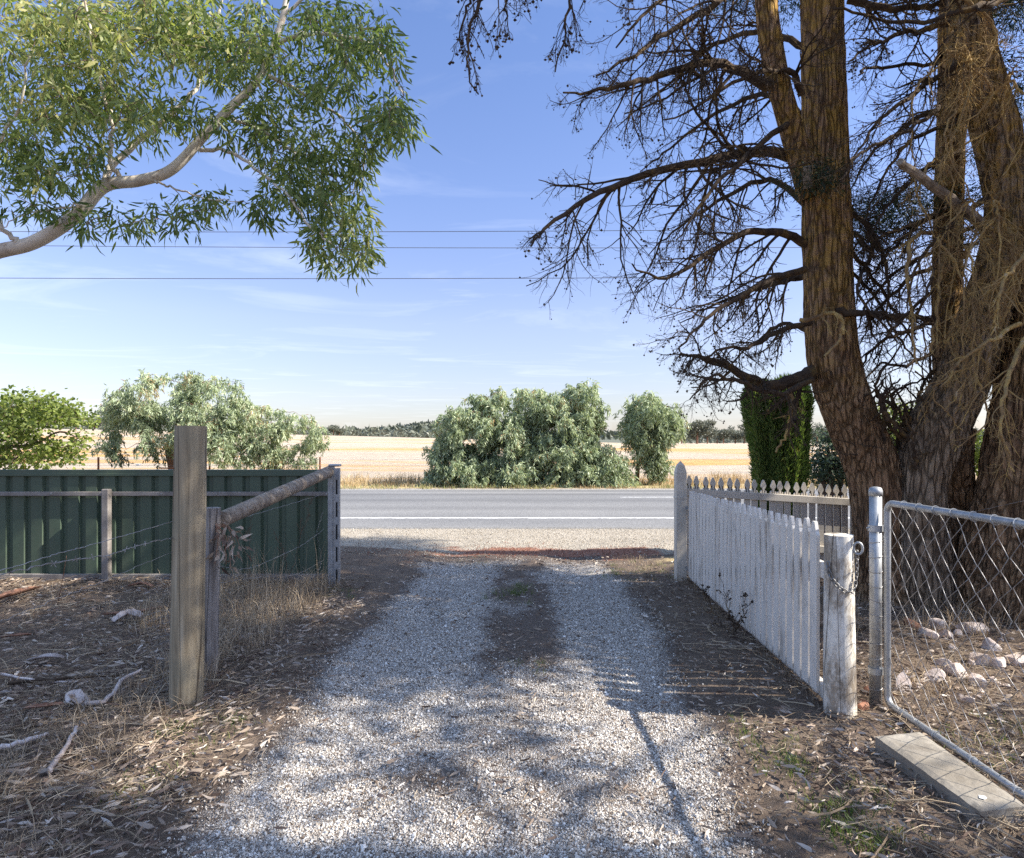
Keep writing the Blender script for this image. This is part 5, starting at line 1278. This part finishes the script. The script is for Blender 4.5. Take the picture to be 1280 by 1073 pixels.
def far_trees():
    D = 25.0
    b = at(215, 600, D)
    crown_tree('gum_tree', 'spreading grey-green gum tree with reddish trunk across the road behind the green fence', 'tree', (b[0], D),
               [(200, 502, 52, 36, D, 1.6), (268, 508, 56, 40, D, 1.7), (160, 520, 30, 28, D, 1.0), (318, 530, 38, 36, D, 1.2), (366, 546, 34, 32, D, 1.0), (140, 556, 14, 16, D - .5, .5), (395, 548, 13, 12, D, .4), (290, 556, 30, 22, D - 1, .8), (196, 552, 24, 18, D - .8, .7), (350, 574, 22, 9, D, .6), (236, 470, 20, 10, D, .6), (252, 540, 28, 26, D - 1.2, .7)],
               50000, 'farGum', .15, .032, [at(218, 640, D), at(217, 590, D), at(212, 560, D), at(222, 535, D), at(240, 505, D)], [.26, .19, .16, .12, .06], ncl=300, spread=.15, weep=.75)
    D = 22.6
    crown_tree('gum_shrub', 'left dense bushy gum of the clump across the road, drooping to the ground', 'shrub', at(610, 610, D)[:2],
               [(620, 520, 38, 32, D, 1.3), (585, 540, 36, 36, D, 1.2), (640, 560, 38, 42, D, 1.3), (565, 575, 28, 30, D - .3, 1), (600, 588, 42, 22, D - .5, 1), (645, 592, 30, 18, D - .7, .8), (548, 596, 16, 14, D - .3, .6), (660, 510, 20, 24, D, .8)],
               62000, 'farGum', .14, .03, ncl=270, spread=.15, weep=.75)
    crown_tree('gum_shrub', 'taller middle bushy gum of the clump across the road with a ragged crown', 'shrub', at(725, 610, D)[:2],
               [(724, 507, 26, 26, D, 1.1), (700, 530, 36, 34, D, 1.3), (730, 545, 24, 34, D, 1.1), (700, 572, 38, 28, D - .3, 1.1), (735, 575, 24, 24, D - .3, 1), (706, 596, 36, 14, D - .6, .8), (682, 505, 22, 18, D, .8), (734, 486, 14, 9, D, .6)],
               60000, 'farGum', .14, .03, ncl=255, spread=.15, weep=.75)
    crown_tree('gum_shrub', 'low bushy gum at the right foot of the roadside clump', 'shrub', at(768, 610, D - .4)[:2],
               [(760, 578, 18, 18, D - .6, .8), (770, 596, 16, 11, D - .7, .7), (750, 598, 16, 10, D - .8, .6)],
               14000, 'farGum', .13, .028, ncl=90, spread=.16, weep=.7)
    crown_tree('gum_tree', 'slender weeping gum standing apart at the right end of the roadside clump', 'tree', at(800, 612, D + .2)[:2],
               [(812, 508, 22, 16, D, .9), (799, 530, 13, 20, D, .6), (830, 530, 12, 18, D, .6), (812, 555, 12, 16, D, .5), (822, 580, 7, 14, D, .3), (838, 520, 6, 10, D, .3)],
               26000, 'farGum', .14, .03, [at(796, 612, D + .2), at(797, 590, D + .2), at(800, 560, D), at(808, 520, D)], [.08, .07, .06, .03], ncl=190, spread=.17, weep=.85)
    # lime green tree behind the green fence
    D = 10.0
    b = at(-30, 600, D)
    root = thing('leafy_tree', 'bright lime green broad-leaved tree behind the green fence at the left edge', 'tree', (b[0], D, gz1(b[0], D)))
    mb = MB(); P, R = bark_trunk(mb, [(b[0], D, -.1), (b[0], D, .8), at(-40, 570, D), at(-30, 530, D)], [.13, .10, .08, .05], 14, 24, .06, 4, .03, 1)
    nodes = list(P[6:])
    for q in ([(-30, 560, D), (20, 545, D), (70, 520, D), (112, 526, D)], [(-20, 575, D), (30, 572, D), (80, 560, D), (100, 545, D)], [(-30, 545, D), (0, 520, D), (30, 505, D), (60, 500, D)], [(-20, 560, D), (40, 556, D), (75, 540, D), (106, 552, D)]):
        p = spline(pxl(q), 16); mb.tubes(p, np.linspace(.03, .007, 16), 6); nodes += list(p[3:])
    C = []
    for gx, gy, sx, sy, n in ((20, 508, 42, 15, 95), (60, 515, 24, 17, 55), (92, 520, 16, 12, 32), (10, 535, 32, 16, 60), (38, 540, 22, 10, 20), (20, 568, 46, 16, 75), (70, 565, 26, 12, 36), (96, 552, 12, 12, 14), (112, 525, 5, 10, 6), (-40, 540, 30, 40, 70)):
        for _ in range(n): C.append(at(gx + np.clip(RNG.normal(), -1.6, 1.6) * sx * .6, gy + np.clip(RNG.normal(), -1.6, 1.6) * sy * .6, D + RNG.normal() * .35))
    C = np.array(C); connect(C, nodes, mb, .003, .05, 6, 4); mb.build('trunk', M['twig'], root, smooth=True)
    mb = MB(); hang_leaves(mb, C, 14, .055, .075, .042, .5, .25, .24, .3); mb.build('crown', M['lime'], root)
    # clipped cypress beyond the white fence
    D = 8.3; c0 = at(972, 600, D)
    root = thing('cypress_tree', 'flat-topped clipped green cypress column behind the cream picket fence', 'tree', (c0[0], D, gz1(c0[0], D)))
    zt, zb = at(0, 484, D)[2], .12
    def rad(z):
        f = (z - zb) / (zt - zb); return np.interp(f, [0, .12, .35, .7, .92, 1.0], [.20, .23, .295, .365, .395, .31])
    mb = MB(); n = 52000
    z = zb + (zt - zb) * RNG.random(n) ** .9; a = RNG.uniform(0, 2 * math.pi, n)
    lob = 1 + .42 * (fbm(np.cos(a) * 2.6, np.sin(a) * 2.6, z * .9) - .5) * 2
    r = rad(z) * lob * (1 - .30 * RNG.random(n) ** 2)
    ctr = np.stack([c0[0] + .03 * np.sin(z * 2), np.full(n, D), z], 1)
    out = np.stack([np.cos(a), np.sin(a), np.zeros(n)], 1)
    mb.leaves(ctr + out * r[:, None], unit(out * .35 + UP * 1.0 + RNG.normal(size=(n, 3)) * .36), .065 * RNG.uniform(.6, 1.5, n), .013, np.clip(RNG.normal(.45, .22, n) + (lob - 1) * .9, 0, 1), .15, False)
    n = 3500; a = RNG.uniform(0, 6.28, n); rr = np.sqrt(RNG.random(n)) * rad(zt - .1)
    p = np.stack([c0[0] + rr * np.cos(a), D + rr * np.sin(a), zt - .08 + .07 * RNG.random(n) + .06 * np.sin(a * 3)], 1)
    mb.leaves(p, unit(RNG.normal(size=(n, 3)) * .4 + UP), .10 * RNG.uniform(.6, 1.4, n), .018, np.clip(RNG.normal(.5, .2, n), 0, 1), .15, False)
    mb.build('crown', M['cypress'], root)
    mb = MB(); bark_trunk(mb, [(c0[0], D, -.1), (c0[0], D, .6), (c0[0], D, 1.6), (c0[0], D, zt - .2)], [.12, .10, .07, .03], 14, 20, .08); 
    mb.tubes(np.stack([np.full(12, c0[0]), np.full(12, D), np.linspace(zb, zt - .42, 12)], 1), rad(np.linspace(zb, zt - .42, 12)) * .58, 16, cap=True)
    mb.build('trunk', M['redbark'], root, smooth=True)
    D = 9.4
    crown_tree('shrub', 'dark grey-green shrub between the cypress and the forked conifer', 'shrub', at(1042, 620, D)[:2],
               [(1042, 560, 22, 22, D, .35), (1050, 590, 24, 18, D, .35), (1028, 585, 16, 16, D, .3), (1056, 540, 14, 14, D, .2)], 5200, 'shrub', .05, .022, ncl=120, spread=.07, weep=.2, barkmat='twig', droop=.2)
    D = 9.0
    crown_tree('shrub', 'sunlit yellow-green shrub glimpsed between the two conifers', 'shrub', at(1190, 620, D)[:2],
               [(1190, 560, 34, 24, D, .4), (1130, 545, 30, 50, D, .4), (1225, 560, 20, 22, D, .3)], 5200, 'lime', .06, .026, ncl=120, spread=.09, weep=.2, barkmat='twig', droop=.2)

def treeline():
    # mesh variants shared by the copies
    def variant(seed, h, w):
        root = thing('treeline_tree', 'small dull green paddock tree in the treeline beyond the field', 'tree', (0, 0, 0), 'treeline trees beyond the field')
        mb = MB(); mb.tubes([(0, 0, -.3), (.1, 0, h * .3), (0, .1, h * .6)], [.25, .2, .08], 7); mb.build('trunk', M['redbark'], root)
        mb = MB(); C = []
        for k in range(9):
            C.append((RNG.normal() * w * .28, RNG.normal() * w * .28, h * RNG.uniform(.38, .9)))
        for c in C:
            n = 170; v = unit(RNG.normal(size=(n, 3))) * (RNG.random((n, 1)) ** .4) * [w * .26, w * .26, h * .16]
            mb.leaves(np.array(c) + v, unit(RNG.normal(size=(n, 3)) - UP * .4), .5 * RNG.uniform(.6, 1.4, n), .3, np.clip(.45 + v[:, 2] / h * 1.6 + RNG.normal(size=n) * .16, 0, 1), .2, False)
        mb.build('crown', M['treeline'], root)
        return root
    V = [variant(1, 6.0, 5.5), variant(2, 7.5, 6.0), variant(3, 5.0, 6.5)]
    spots = []
    for x in list(np.arange(838, 1075, 11.5)):
        spots.append((x + RNG.normal() * 3, 178 + RNG.normal() * 12, RNG.uniform(.62, .92) * (1.12 if 868 < x < 905 else 1)))
    for x in (22, 60, 95, 118, 130): spots.append((x, 190 + RNG.normal() * 6, RNG.uniform(.5, .8)))
    for x, s in ((417, .75), (424, .5)): spots.append((x, 215, s))
    for x in (1155, 1180, 1215, 1245, 1275): spots.append((x, 180, .8))
    used = set()
    for i, (x, y, s) in enumerate(spots):
        v = V[i % 3]; X = (x - CX) / F * y
        if i % 3 not in used: used.add(i % 3); o = v; 
        else:
            o = v.copy(); COL.objects.link(o)
            for ch in v.children:
                c = ch.copy(); COL.objects.link(c); c.parent = o; c.location = (0, 0, 0)
        for ch in o.children: ch.location = (0, 0, 0)
        o.location = (X, y, gz1(X, y) - .2); o.rotation_euler = (0, 0, RNG.uniform(0, 6.28)); o.scale = (s * 1.1, s * 1.1, s)
    # one far scrub mass
    mb = MB(); n = 26000
    u = RNG.uniform(-.95, .72, n); y = 235 + RNG.random(n) ** 1.3 * 400
    keep = (u < -.02) | (u > .2); u = u[keep]; y = y[keep]; n = len(u)
    x = u * y; hgt = np.where(u < 0, .55, 1) * (2.2 + 3.5 * vnoise(x * .06, y * .02)) * RNG.random(n) ** .8
    p = np.stack([x, y, gz(x, y) + hgt], 1)
    mb.leaves(p, unit(RNG.normal(size=(n, 3)) - UP * .3), 1.6 * RNG.uniform(.6, 1.4, n), 1.0, np.clip(.1 + hgt * .1 + RNG.normal(size=n) * .12, 0, 1), .2, False)
    n = 26000; y = RNG.uniform(700, 2100, n); u = RNG.uniform(-1.0, .75, n); x = u * y; hgt = 7 * RNG.random(n)
    mb.leaves(np.stack([x, y, gz(x, y) + hgt], 1), unit(RNG.normal(size=(n, 3)) - UP * .3), 7.0 * RNG.uniform(.6, 1.4, n), 5.0, np.clip(.25 + RNG.normal(size=n) * .2, 0, 1), .2, False)
    o = mb.build('far_woodland', M['treeline']); tag(o, 'dull grey-green woodland and scrub along the far skyline', 'woodland', None, 'stuff')

def field_fence():
    root = thing('field_fence', 'low wire fence of dark posts along the stubble field across the road', 'fence', (0, 24.4, gz1(0, 24.4)))
    xs = [(x - CX) / F * 24.4 for x in (-60, 30, 123, 262, 400, 568, 700, 831, 950, 1080, 1200)]
    for x in xs:
        z = gz1(x, 24.4); mb = MB(); mb.box((x, 24.4, z + .42), (.055, .06, 1.0)); bevel(mb.build('post', M['rust'], root), .008)
    for h in (.35, .6, .84):
        mb = MB(); P = np.array([(x, 24.36, gz1(x, 24.4) + h) for x in np.linspace(xs[0], xs[-1], 60)]); mb.tubes(P, .004, 4); mb.build('wire', M['wire'], root)

def power_lines():
    for (x0, y0, x1, y1, d0, lab) in ((140, 291, 660, 288.5, 24.0, 'uppermost of the three power lines crossing the sky above the road'),
                                     (60, 309, 770, 309.5, 23.4, 'middle one of the three power lines crossing the sky above the road'),
                                     (0, 349.5, 870, 346.5, 22.0, 'lowest of the three power lines crossing the sky above the road')):
        a, b = at(x0, y0, d0), at(x1, y1, d0); s = (b - a) / (b[0] - a[0])
        P = np.array([a + s * (x - a[0]) + UP * .00022 * ((x) ** 2 - 100) for x in np.linspace(-75, 75, 40)])
        mb = MB(); mb.tubes(P, .011, 5); tag(mb.build('power_line', M['cable']), lab, 'power line')

def eroot(): pass
for fn in (conifer_front, conifer_side, conifer_offside, eucalypt, far_trees, treeline, field_fence, power_lines): fn()

# ------------------------------------------------------------------ ground cover
def scatter(n, x0, x1, y0, y1, power=1.0):
    """more points near the camera: y density ~ y**-power"""
    u = RNG.random(n)
    if abs(power - 1) < 1e-6: y = y0 * (y1 / y0) ** u
    else:
        q = 1 - power; y = (y0 ** q + u * (y1 ** q - y0 ** q)) ** (1 / q)
    return RNG.uniform(x0, x1, n), y

def stones(mb, x, y, r, a, lift=.35):
    n = len(x); r = np.broadcast_to(r, (n,))
    o = np.array([[-1, -1, -1], [1, -1, -1], [1, 1, -1], [-1, 1, -1], [-1, -1, 1], [1, -1, 1], [1, 1, 1], [-1, 1, 1]], float) * .72
    V = o[None] * RNG.uniform(.55, 1.25, (n, 8, 3)) * np.stack([np.ones(n), RNG.uniform(.6, 1, n), RNG.uniform(.4, .75, n)], 1)[:, None]
    q = RNG.normal(size=(n, 4)); q /= np.linalg.norm(q, axis=1, keepdims=True); w, i, j, k = q.T
    Rm = np.stack([1 - 2 * (j * j + k * k), 2 * (i * j - k * w), 2 * (i * k + j * w), 2 * (i * j + k * w), 1 - 2 * (i * i + k * k), 2 * (j * k - i * w), 2 * (i * k - j * w), 2 * (j * k + i * w), 1 - 2 * (i * i + j * j)], 1).reshape(n, 3, 3)
    V = np.einsum('nij,nvj->nvi', Rm, V) * r[:, None, None]
    V = V + np.stack([x, y, gz(x, y) + .008 + r * lift], 1)[:, None]
    b = (np.arange(n) * 8)[:, None, None]
    Q = b + np.array([[0, 3, 2, 1], [4, 5, 6, 7], [0, 1, 5, 4], [2, 3, 7, 6], [0, 4, 7, 3], [1, 2, 6, 5]])[None]
    mb.add(V.reshape(-1, 3), Q.reshape(-1, 4), None, np.repeat(np.broadcast_to(a, (n,)), 8))

def ground_cover():
    # white crushed quartz
    x, y = scatter(230000, -1.75, 1.7, 1.75, 8.7, 1.35)
    l, r = drive_edges(y); ins = (x > l - .22 * RNG.random(len(x)) ** 4) & (x < r + .25 * RNG.random(len(x)) ** 4)
    b = np.clip(bare_f(x, y) + .75 * (fbm(x * 4.5, y * 4.5 + 2) - .42), 0, 1); keep = ins & (RNG.random(len(x)) > b * .95 + .04)
    x, y, b = x[keep], y[keep], b[keep]
    mb = MB(); stones(mb, x, y, np.clip((.0031 * np.exp(RNG.normal(size=len(x)) * .40)), .0015, .0105) * (1 + .06 * y), np.clip(RNG.normal(.52, .30, len(x)) - .25 * b, 0, 1))
    tag(mb.build('gravel', M['stone']), 'white crushed quartz gravel covering the wheel tracks of the drive', 'gravel', None, 'stuff')
    # verge grit
    x = RNG.uniform(-6, 7, 16000); y = RNG.uniform(8.3, 11.3, 16000)
    mb = MB(); rd = RNG.random(16000) < red_m(x, y)
    stones(mb, x, y, RNG.uniform(.004, .010, 16000), np.where(rd, .02, RNG.uniform(.3, 1, 16000)))
    k = Mat('verge_grit', .9, .15); k.color(k.ramp(k.attr(), [(0, (.22, .09, .06)), (.1, (.28, .13, .09)), (.25, (.24, .20, .155)), (.6, (.39, .345, .28)), (1, (.54, .50, .43))]))
    tag(mb.build('grit', k.m), 'sandy and reddish grit of the roadside verge', 'gravel', None, 'stuff')
    # leaf litter
    mb = MB()
    def litter(n, x0, x1, y0, y1, pw, fn, L0=.026, L1=.082):
        x, y = scatter(n, x0, x1, y0, y1, pw); keep = RNG.random(n) < fn(x, y); x, y = x[keep], y[keep]; n = len(x)
        a = RNG.uniform(0, 6.28, n); tl = RNG.normal(size=n) * .22
        d = unit(np.stack([np.cos(a), np.sin(a), tl], 1)); L = RNG.uniform(L0, L1, n) * RNG.uniform(.7, 1.1, n)
        p = np.stack([x, y, gz(x, y) + .012 + .03 * RNG.random(n) ** 2], 1) - d * L[:, None] * .5 * [1, 1, 0]
        roll = UP + RNG.normal(size=(n, 3)) * .45
        mb.leaves(p, d, L, L * RNG.uniform(.13, .24, n), np.clip(RNG.beta(1.7, 1.9, n), 0, 1), .22, True, roll=np.cross(d, roll))
    edge = lambda x, y: np.where(x < 0, sstep(-1.15, -1.6, x), sstep(1.1, 1.5, x))
    pat = lambda x, y: .35 + .65 * sstep(.3, .6, fbm(x * 1.4, y * 1.4 + 4))
    litter(52000, -6.2, -1.05, 1.75, 7.0, 1.6, lambda x, y: edge(x, y) * pat(x, y))
    litter(38000, 1.0, 6.5, 1.9, 7.3, 1.5, lambda x, y: edge(x, y) * pat(x, y) * .9, .025, .075)
    litter(6500, -1.4, 1.3, 1.75, 8.2, 1.2, lambda x, y: .08 + .75 * bare_f(x, y), .03, .08)
    litter(3000, -6, 6, 7.0, 8.6, 1, lambda x, y: .3 * edge(x, y), .03, .08)
    tag(mb.build('leaf_litter', M['litter'], smooth=False), 'brown and grey fallen gum leaves littering the ground both sides of the drive', 'leaf litter', None, 'stuff')
    # twiggy mat
    mb = MB()
    def mat_twigs(n, x0, x1, y0, y1, pw, fn, L0, L1, r0, r1, lift):
        x, y = scatter(n, x0, x1, y0, y1, pw); keep = RNG.random(n) < fn(x, y); x, y = x[keep], y[keep]; n = len(x)
        a = RNG.uniform(0, 6.28, n); L = RNG.uniform(L0, L1, n); m = 5; P = np.empty((n, m, 3)); dirx = np.cos(a); diry = np.sin(a)
        bend = RNG.normal(size=n) * .5
        for j in range(m):
            f = j / (m - 1) - .5
            P[:, j, 0] = x + (dirx * f - diry * bend * f * f) * L; P[:, j, 1] = y + (diry * f + dirx * bend * f * f) * L
        P[..., 2] = gz(P[..., 0], P[..., 1]) + .01 + lift * RNG.random((n, 1)) + RNG.normal(size=(n, m)) * .006
        mb.tubes(P, RNG.uniform(r0, r1, n)[:, None] * np.ones((1, m)), 3, np.clip(RNG.beta(1.6, 1.6, n), 0, 1))
    mat_twigs(8200, -6.2, -1.1, 1.75, 7, 1.6, lambda x, y: edge(x, y), .05, .26, .0006, .0014, .05)
    mat_twigs(700, -6.2, -1.1, 1.75, 7, 1.5, lambda x, y: edge(x, y), .12, .5, .002, .005, .03)
    mat_twigs(4200, 1.1, 6.2, 1.9, 7.2, 1.5, lambda x, y: edge(x, y), .05, .26, .0007, .0018, .04)
    mat_twigs(500, 1.1, 6.2, 1.9, 7.2, 1.4, lambda x, y: edge(x, y), .1, .4, .002, .0045, .03)
    mat_twigs(350, -1.2, 1.2, 1.9, 8, 1.2, lambda x, y: .2 + .8 * bare_f(x, y), .04, .16, .0007, .002, .01)
    tag(mb.build('dry_straw', M['straw']), 'tangled fallen straw and fine twigs on the ground beside the drive', 'straw', None, 'stuff')
    # standing dry grass
    mb = MB()
    def tufts(n, fn, per, h0, h1, spread, w=.0016, lean=(.2, .8), val=(.55, .2)):
        xs, ys = fn(n); m = n * per
        x = np.repeat(xs, per) + RNG.normal(size=m) * spread; y = np.repeat(ys, per) + RNG.normal(size=m) * spread
        mb.blades(np.stack([x, y, gz(x, y)], 1), RNG.uniform(h0, h1, m), w * RNG.uniform(.6, 1.5, m), RNG.uniform(*lean, m), np.clip(RNG.normal(val[0], val[1], m), 0, 1))
    U = RNG.uniform
    tufts(190, lambda n: (U(-3.2, -1.75, n), U(5.0, 6.75, n)), 16, .06, .28, .05)
    tufts(60, lambda n: (U(-2.2, -1.75, n), U(3.7, 5.4, n)), 14, .06, .3, .04)
    tufts(170, lambda n: (U(-6, -1.9, n), U(2.2, 6.8, n)), 12, .05, .2, .05, .0014, (.4, 1.0))
    tufts(70, lambda n: (U(-2.6, -1.7, n), U(2.2, 3.6, n)), 14, .05, .17, .04, .0012, (.3, 1.0))
    tufts(22, lambda n: (U(-2.9, -1.9, n), U(5.2, 6.4, n)), 3, .45, .75, .04, .0016, (.05, .4), (.6, .2))
    tufts(220, lambda n: (U(2.15, 5.5, n), U(2.2, 4.4, n)), 14, .04, .15, .05, .0013, (.4, 1.0), (.65, .2))
    tufts(80, lambda n: (U(2.2, 4.2, n), U(4.8, 6.4, n)), 10, .06, .3, .05)
    g = np.array([1.895, 6.84]); h = np.array([1.762, 3.60])
    def along(n):
        t = U(0, 1, n); return g[0] + (h[0] - g[0]) * t - np.abs(RNG.normal(size=n)) * .06, g[1] + (h[1] - g[1]) * t
    tufts(60, along, 10, .04, .16, .03, .0013, (.3, .9), (.3, .2))
    tufts(40, lambda n: (U(1.35, 1.75, n), U(7, 8.3, n)), 12, .03, .1, .06)
    tag(mb.build('dry_grass', M['straw']), 'straw-coloured dry grass standing beside the posts and fences', 'grass', None, 'stuff')
    mb = MB()
    def spot(px, py, s):
        c = gp(px, py)
        return lambda n: (c[0] + RNG.normal(size=n) * s, c[1] + RNG.normal(size=n) * s * 1.3)
    for px, py, s, n, hh in ((640, 745, .09, 26, .10), (655, 735, .05, 10, .08), (675, 835, .05, 8, .06), (240, 905, .09, 20, .05), (270, 915, .09, 18, .05), (180, 985, .05, 12, .06), (150, 1010, .05, 6, .04), (930, 920, .07, 14, .04), (975, 940, .06, 22, .05), (1000, 960, .06, 18, .05), (1060, 1000, .07, 22, .06), (1080, 1050, .06, 22, .06), (1050, 1020, .05, 14, .06), (1110, 1060, .06, 12, .05), (1230, 940, .1, 22, .05), (1260, 920, .1, 20, .05), (770, 715, .2, 30, .04), (820, 715, .2, 30, .05), (1220, 960, .1, 16, .06), (420, 745, .1, 14, .05), (610, 700, .2, 16, .03)):
        tufts(max(4, int(n * .6)), spot(px, py, s * 1.25), 15, .4 * hh, 1.1 * hh, .03, .0016, (.3, 1.0), (.62, .3))
    tag(mb.build('green_grass', M['grass']), 'small patches of green grass in the drive and litter', 'grass', None, 'stuff')
    # rank dry grass across the road
    mb = MB()
    n = 2600; xs = U(-34, 34, n); ys = 20.6 + 3.6 * RNG.random(n) ** 1.0; per = 16; m = n * per
    x = np.repeat(xs, per) + RNG.normal(size=m) * .16; y = np.repeat(ys, per) + RNG.normal(size=m) * .12
    y = np.maximum(y, 20.5)
    hh = np.repeat(np.interp(ys, [20.6, 21.5, 24], [.08, .20, .40]) * (.5 + fbm(xs * .5, ys * .5)), per)
    mb.blades(np.stack([x, y, gz(x, y)], 1), hh * U(.4, 1.2, m), .007 * U(.6, 1.4, m), U(.1, .6, m), np.where((y < 21.3) & (np.repeat(fbm(xs * .4, 3.1), per) > .5), np.clip(RNG.normal(.98, .05, m), 0, 1), np.clip(RNG.normal(.5, .22, m), 0, .88)))
    tag(mb.build('roadside_grass', M['roadgrass']), 'rank straw-coloured grass between the road and the stubble field', 'grass', None, 'stuff')

def weeds():
    def at_g(px, py): x, y = gp(px, py); return np.array([x, y, gz1(x, y)])
    # dead leafy sprig caught on the short post
    b = np.array([-1.86, 4.02, .98]); mb = MB(); C = []
    for k in range(7):
        e = b + [RNG.uniform(.02, .20), -.05 + RNG.normal() * .04, -RNG.uniform(.1, .30)]; P = spline([b + [0, 0, RNG.uniform(-.05, .03)], (b + e) / 2 + [0.02, 0, .05], e], 7); mb.tubes(P, np.linspace(.003, .0015, 7), 4); C += list(P[3:])
    root = thing('dead_sprig', 'bunch of curled tan dead leaves hanging beside the short grey post', 'dead leaves', b)
    mb.build('stalk', M['barkstrip'], root)
    C = np.array(C); mb = MB(); hang_leaves(mb, C, 2, .025, .075, .018, .42, .8, .2, .6); mb.build('foliage', M['litter'], root); root.children[1]['kind'] = 'stuff'
    # dark dead weed against the gate
    b = at_g(918, 800); root = thing('dead_weed', 'dark bare dead weed leaning against the pickets of the gate', 'weed', b)
    mb = MB()
    for q in ([(0, 0, 0), (-.06, .02, .2), (-.10, .05, .46)], [(0, 0, 0), (.05, -.05, .16), (.06, -.1, .34)], [(0, 0, 0), (-.1, .15, .12), (-.16, .25, .30)]):
        branch_set(mb, [b + np.array(v) for v in q], .004, .0012, 9, 4, 2, droop=-.2, ratio=.32, cones=True, wig=.15)
    mb.build('stem', M['dead'], root)
    # weeds behind the mesh
    for (px, py, hh, lab, mt) in ((1148, 735, .62, 'tall dry yellowish weed behind the mesh, just right of the pipe post', 'straw'), (1180, 722, .45, 'green strappy weed behind the mesh at the foot of the trunk', 'grass'), (1262, 700, .42, 'arching straw-coloured weed behind the mesh at the right edge', 'straw'), (1128, 745, .40, 'short dry weed close behind the pipe post', 'straw')):
        b = at_g(px, py); root = thing('weed', lab, 'weed', b); mb = MB(); n = 60
        st = []
        for k in range(9):
            e = b + [RNG.normal() * .12, RNG.normal() * .10, hh * RNG.uniform(.55, 1.1)]; st.append(spline([b, b + (e - b) * [.3, .3, .55], e], 8))
        mb.tubes(np.array(st), .0022, 4, RNG.random(9)); mb.build('stem', M['straw'] if mt == 'straw' else M['grass'], root)
        mb = MB(); C = np.array(st)[:, 2:].reshape(-1, 3); nn = len(C) * 7
        c = np.repeat(C, 7, 0); mb.leaves(c + RNG.normal(size=(nn, 3)) * .01, unit(RNG.normal(size=(nn, 3)) + UP * .3), RNG.uniform(.02, .07, nn), .008, np.clip(RNG.normal(.7 if mt == 'straw' else .6, .2, nn), 0, 1), .3, False)
        mb.build('foliage', M[mt], root)
    # dry stems standing in the grass under the brace log
    for (x0, y0, x1, y1, dd, lab) in ((310, 735, 312, 640, 5.6, 'thin upright dead flower stem below the middle of the brace log'), (352, 740, 395, 610, 5.9, 'long leaning dry stalk under the brace log, nearer the steel post'), (375, 738, 340, 660, 5.9, 'dry stalk leaning left under the brace log')):
        a, e = at(x0, y0, dd), at(x1, y1, dd); a[2] = gz1(a[0], a[1]); mb = MB(); branch_set(mb, [a, (a + e) / 2 + [.01, 0, 0], e], .0028, .001, 9, 3, 0, droop=-.3, ratio=.14, cones=False, t0=.5)
        tag(mb.build('dry_stalk', M['straw']), lab, 'stalk')
for fn in (ground_cover, weeds): fn()
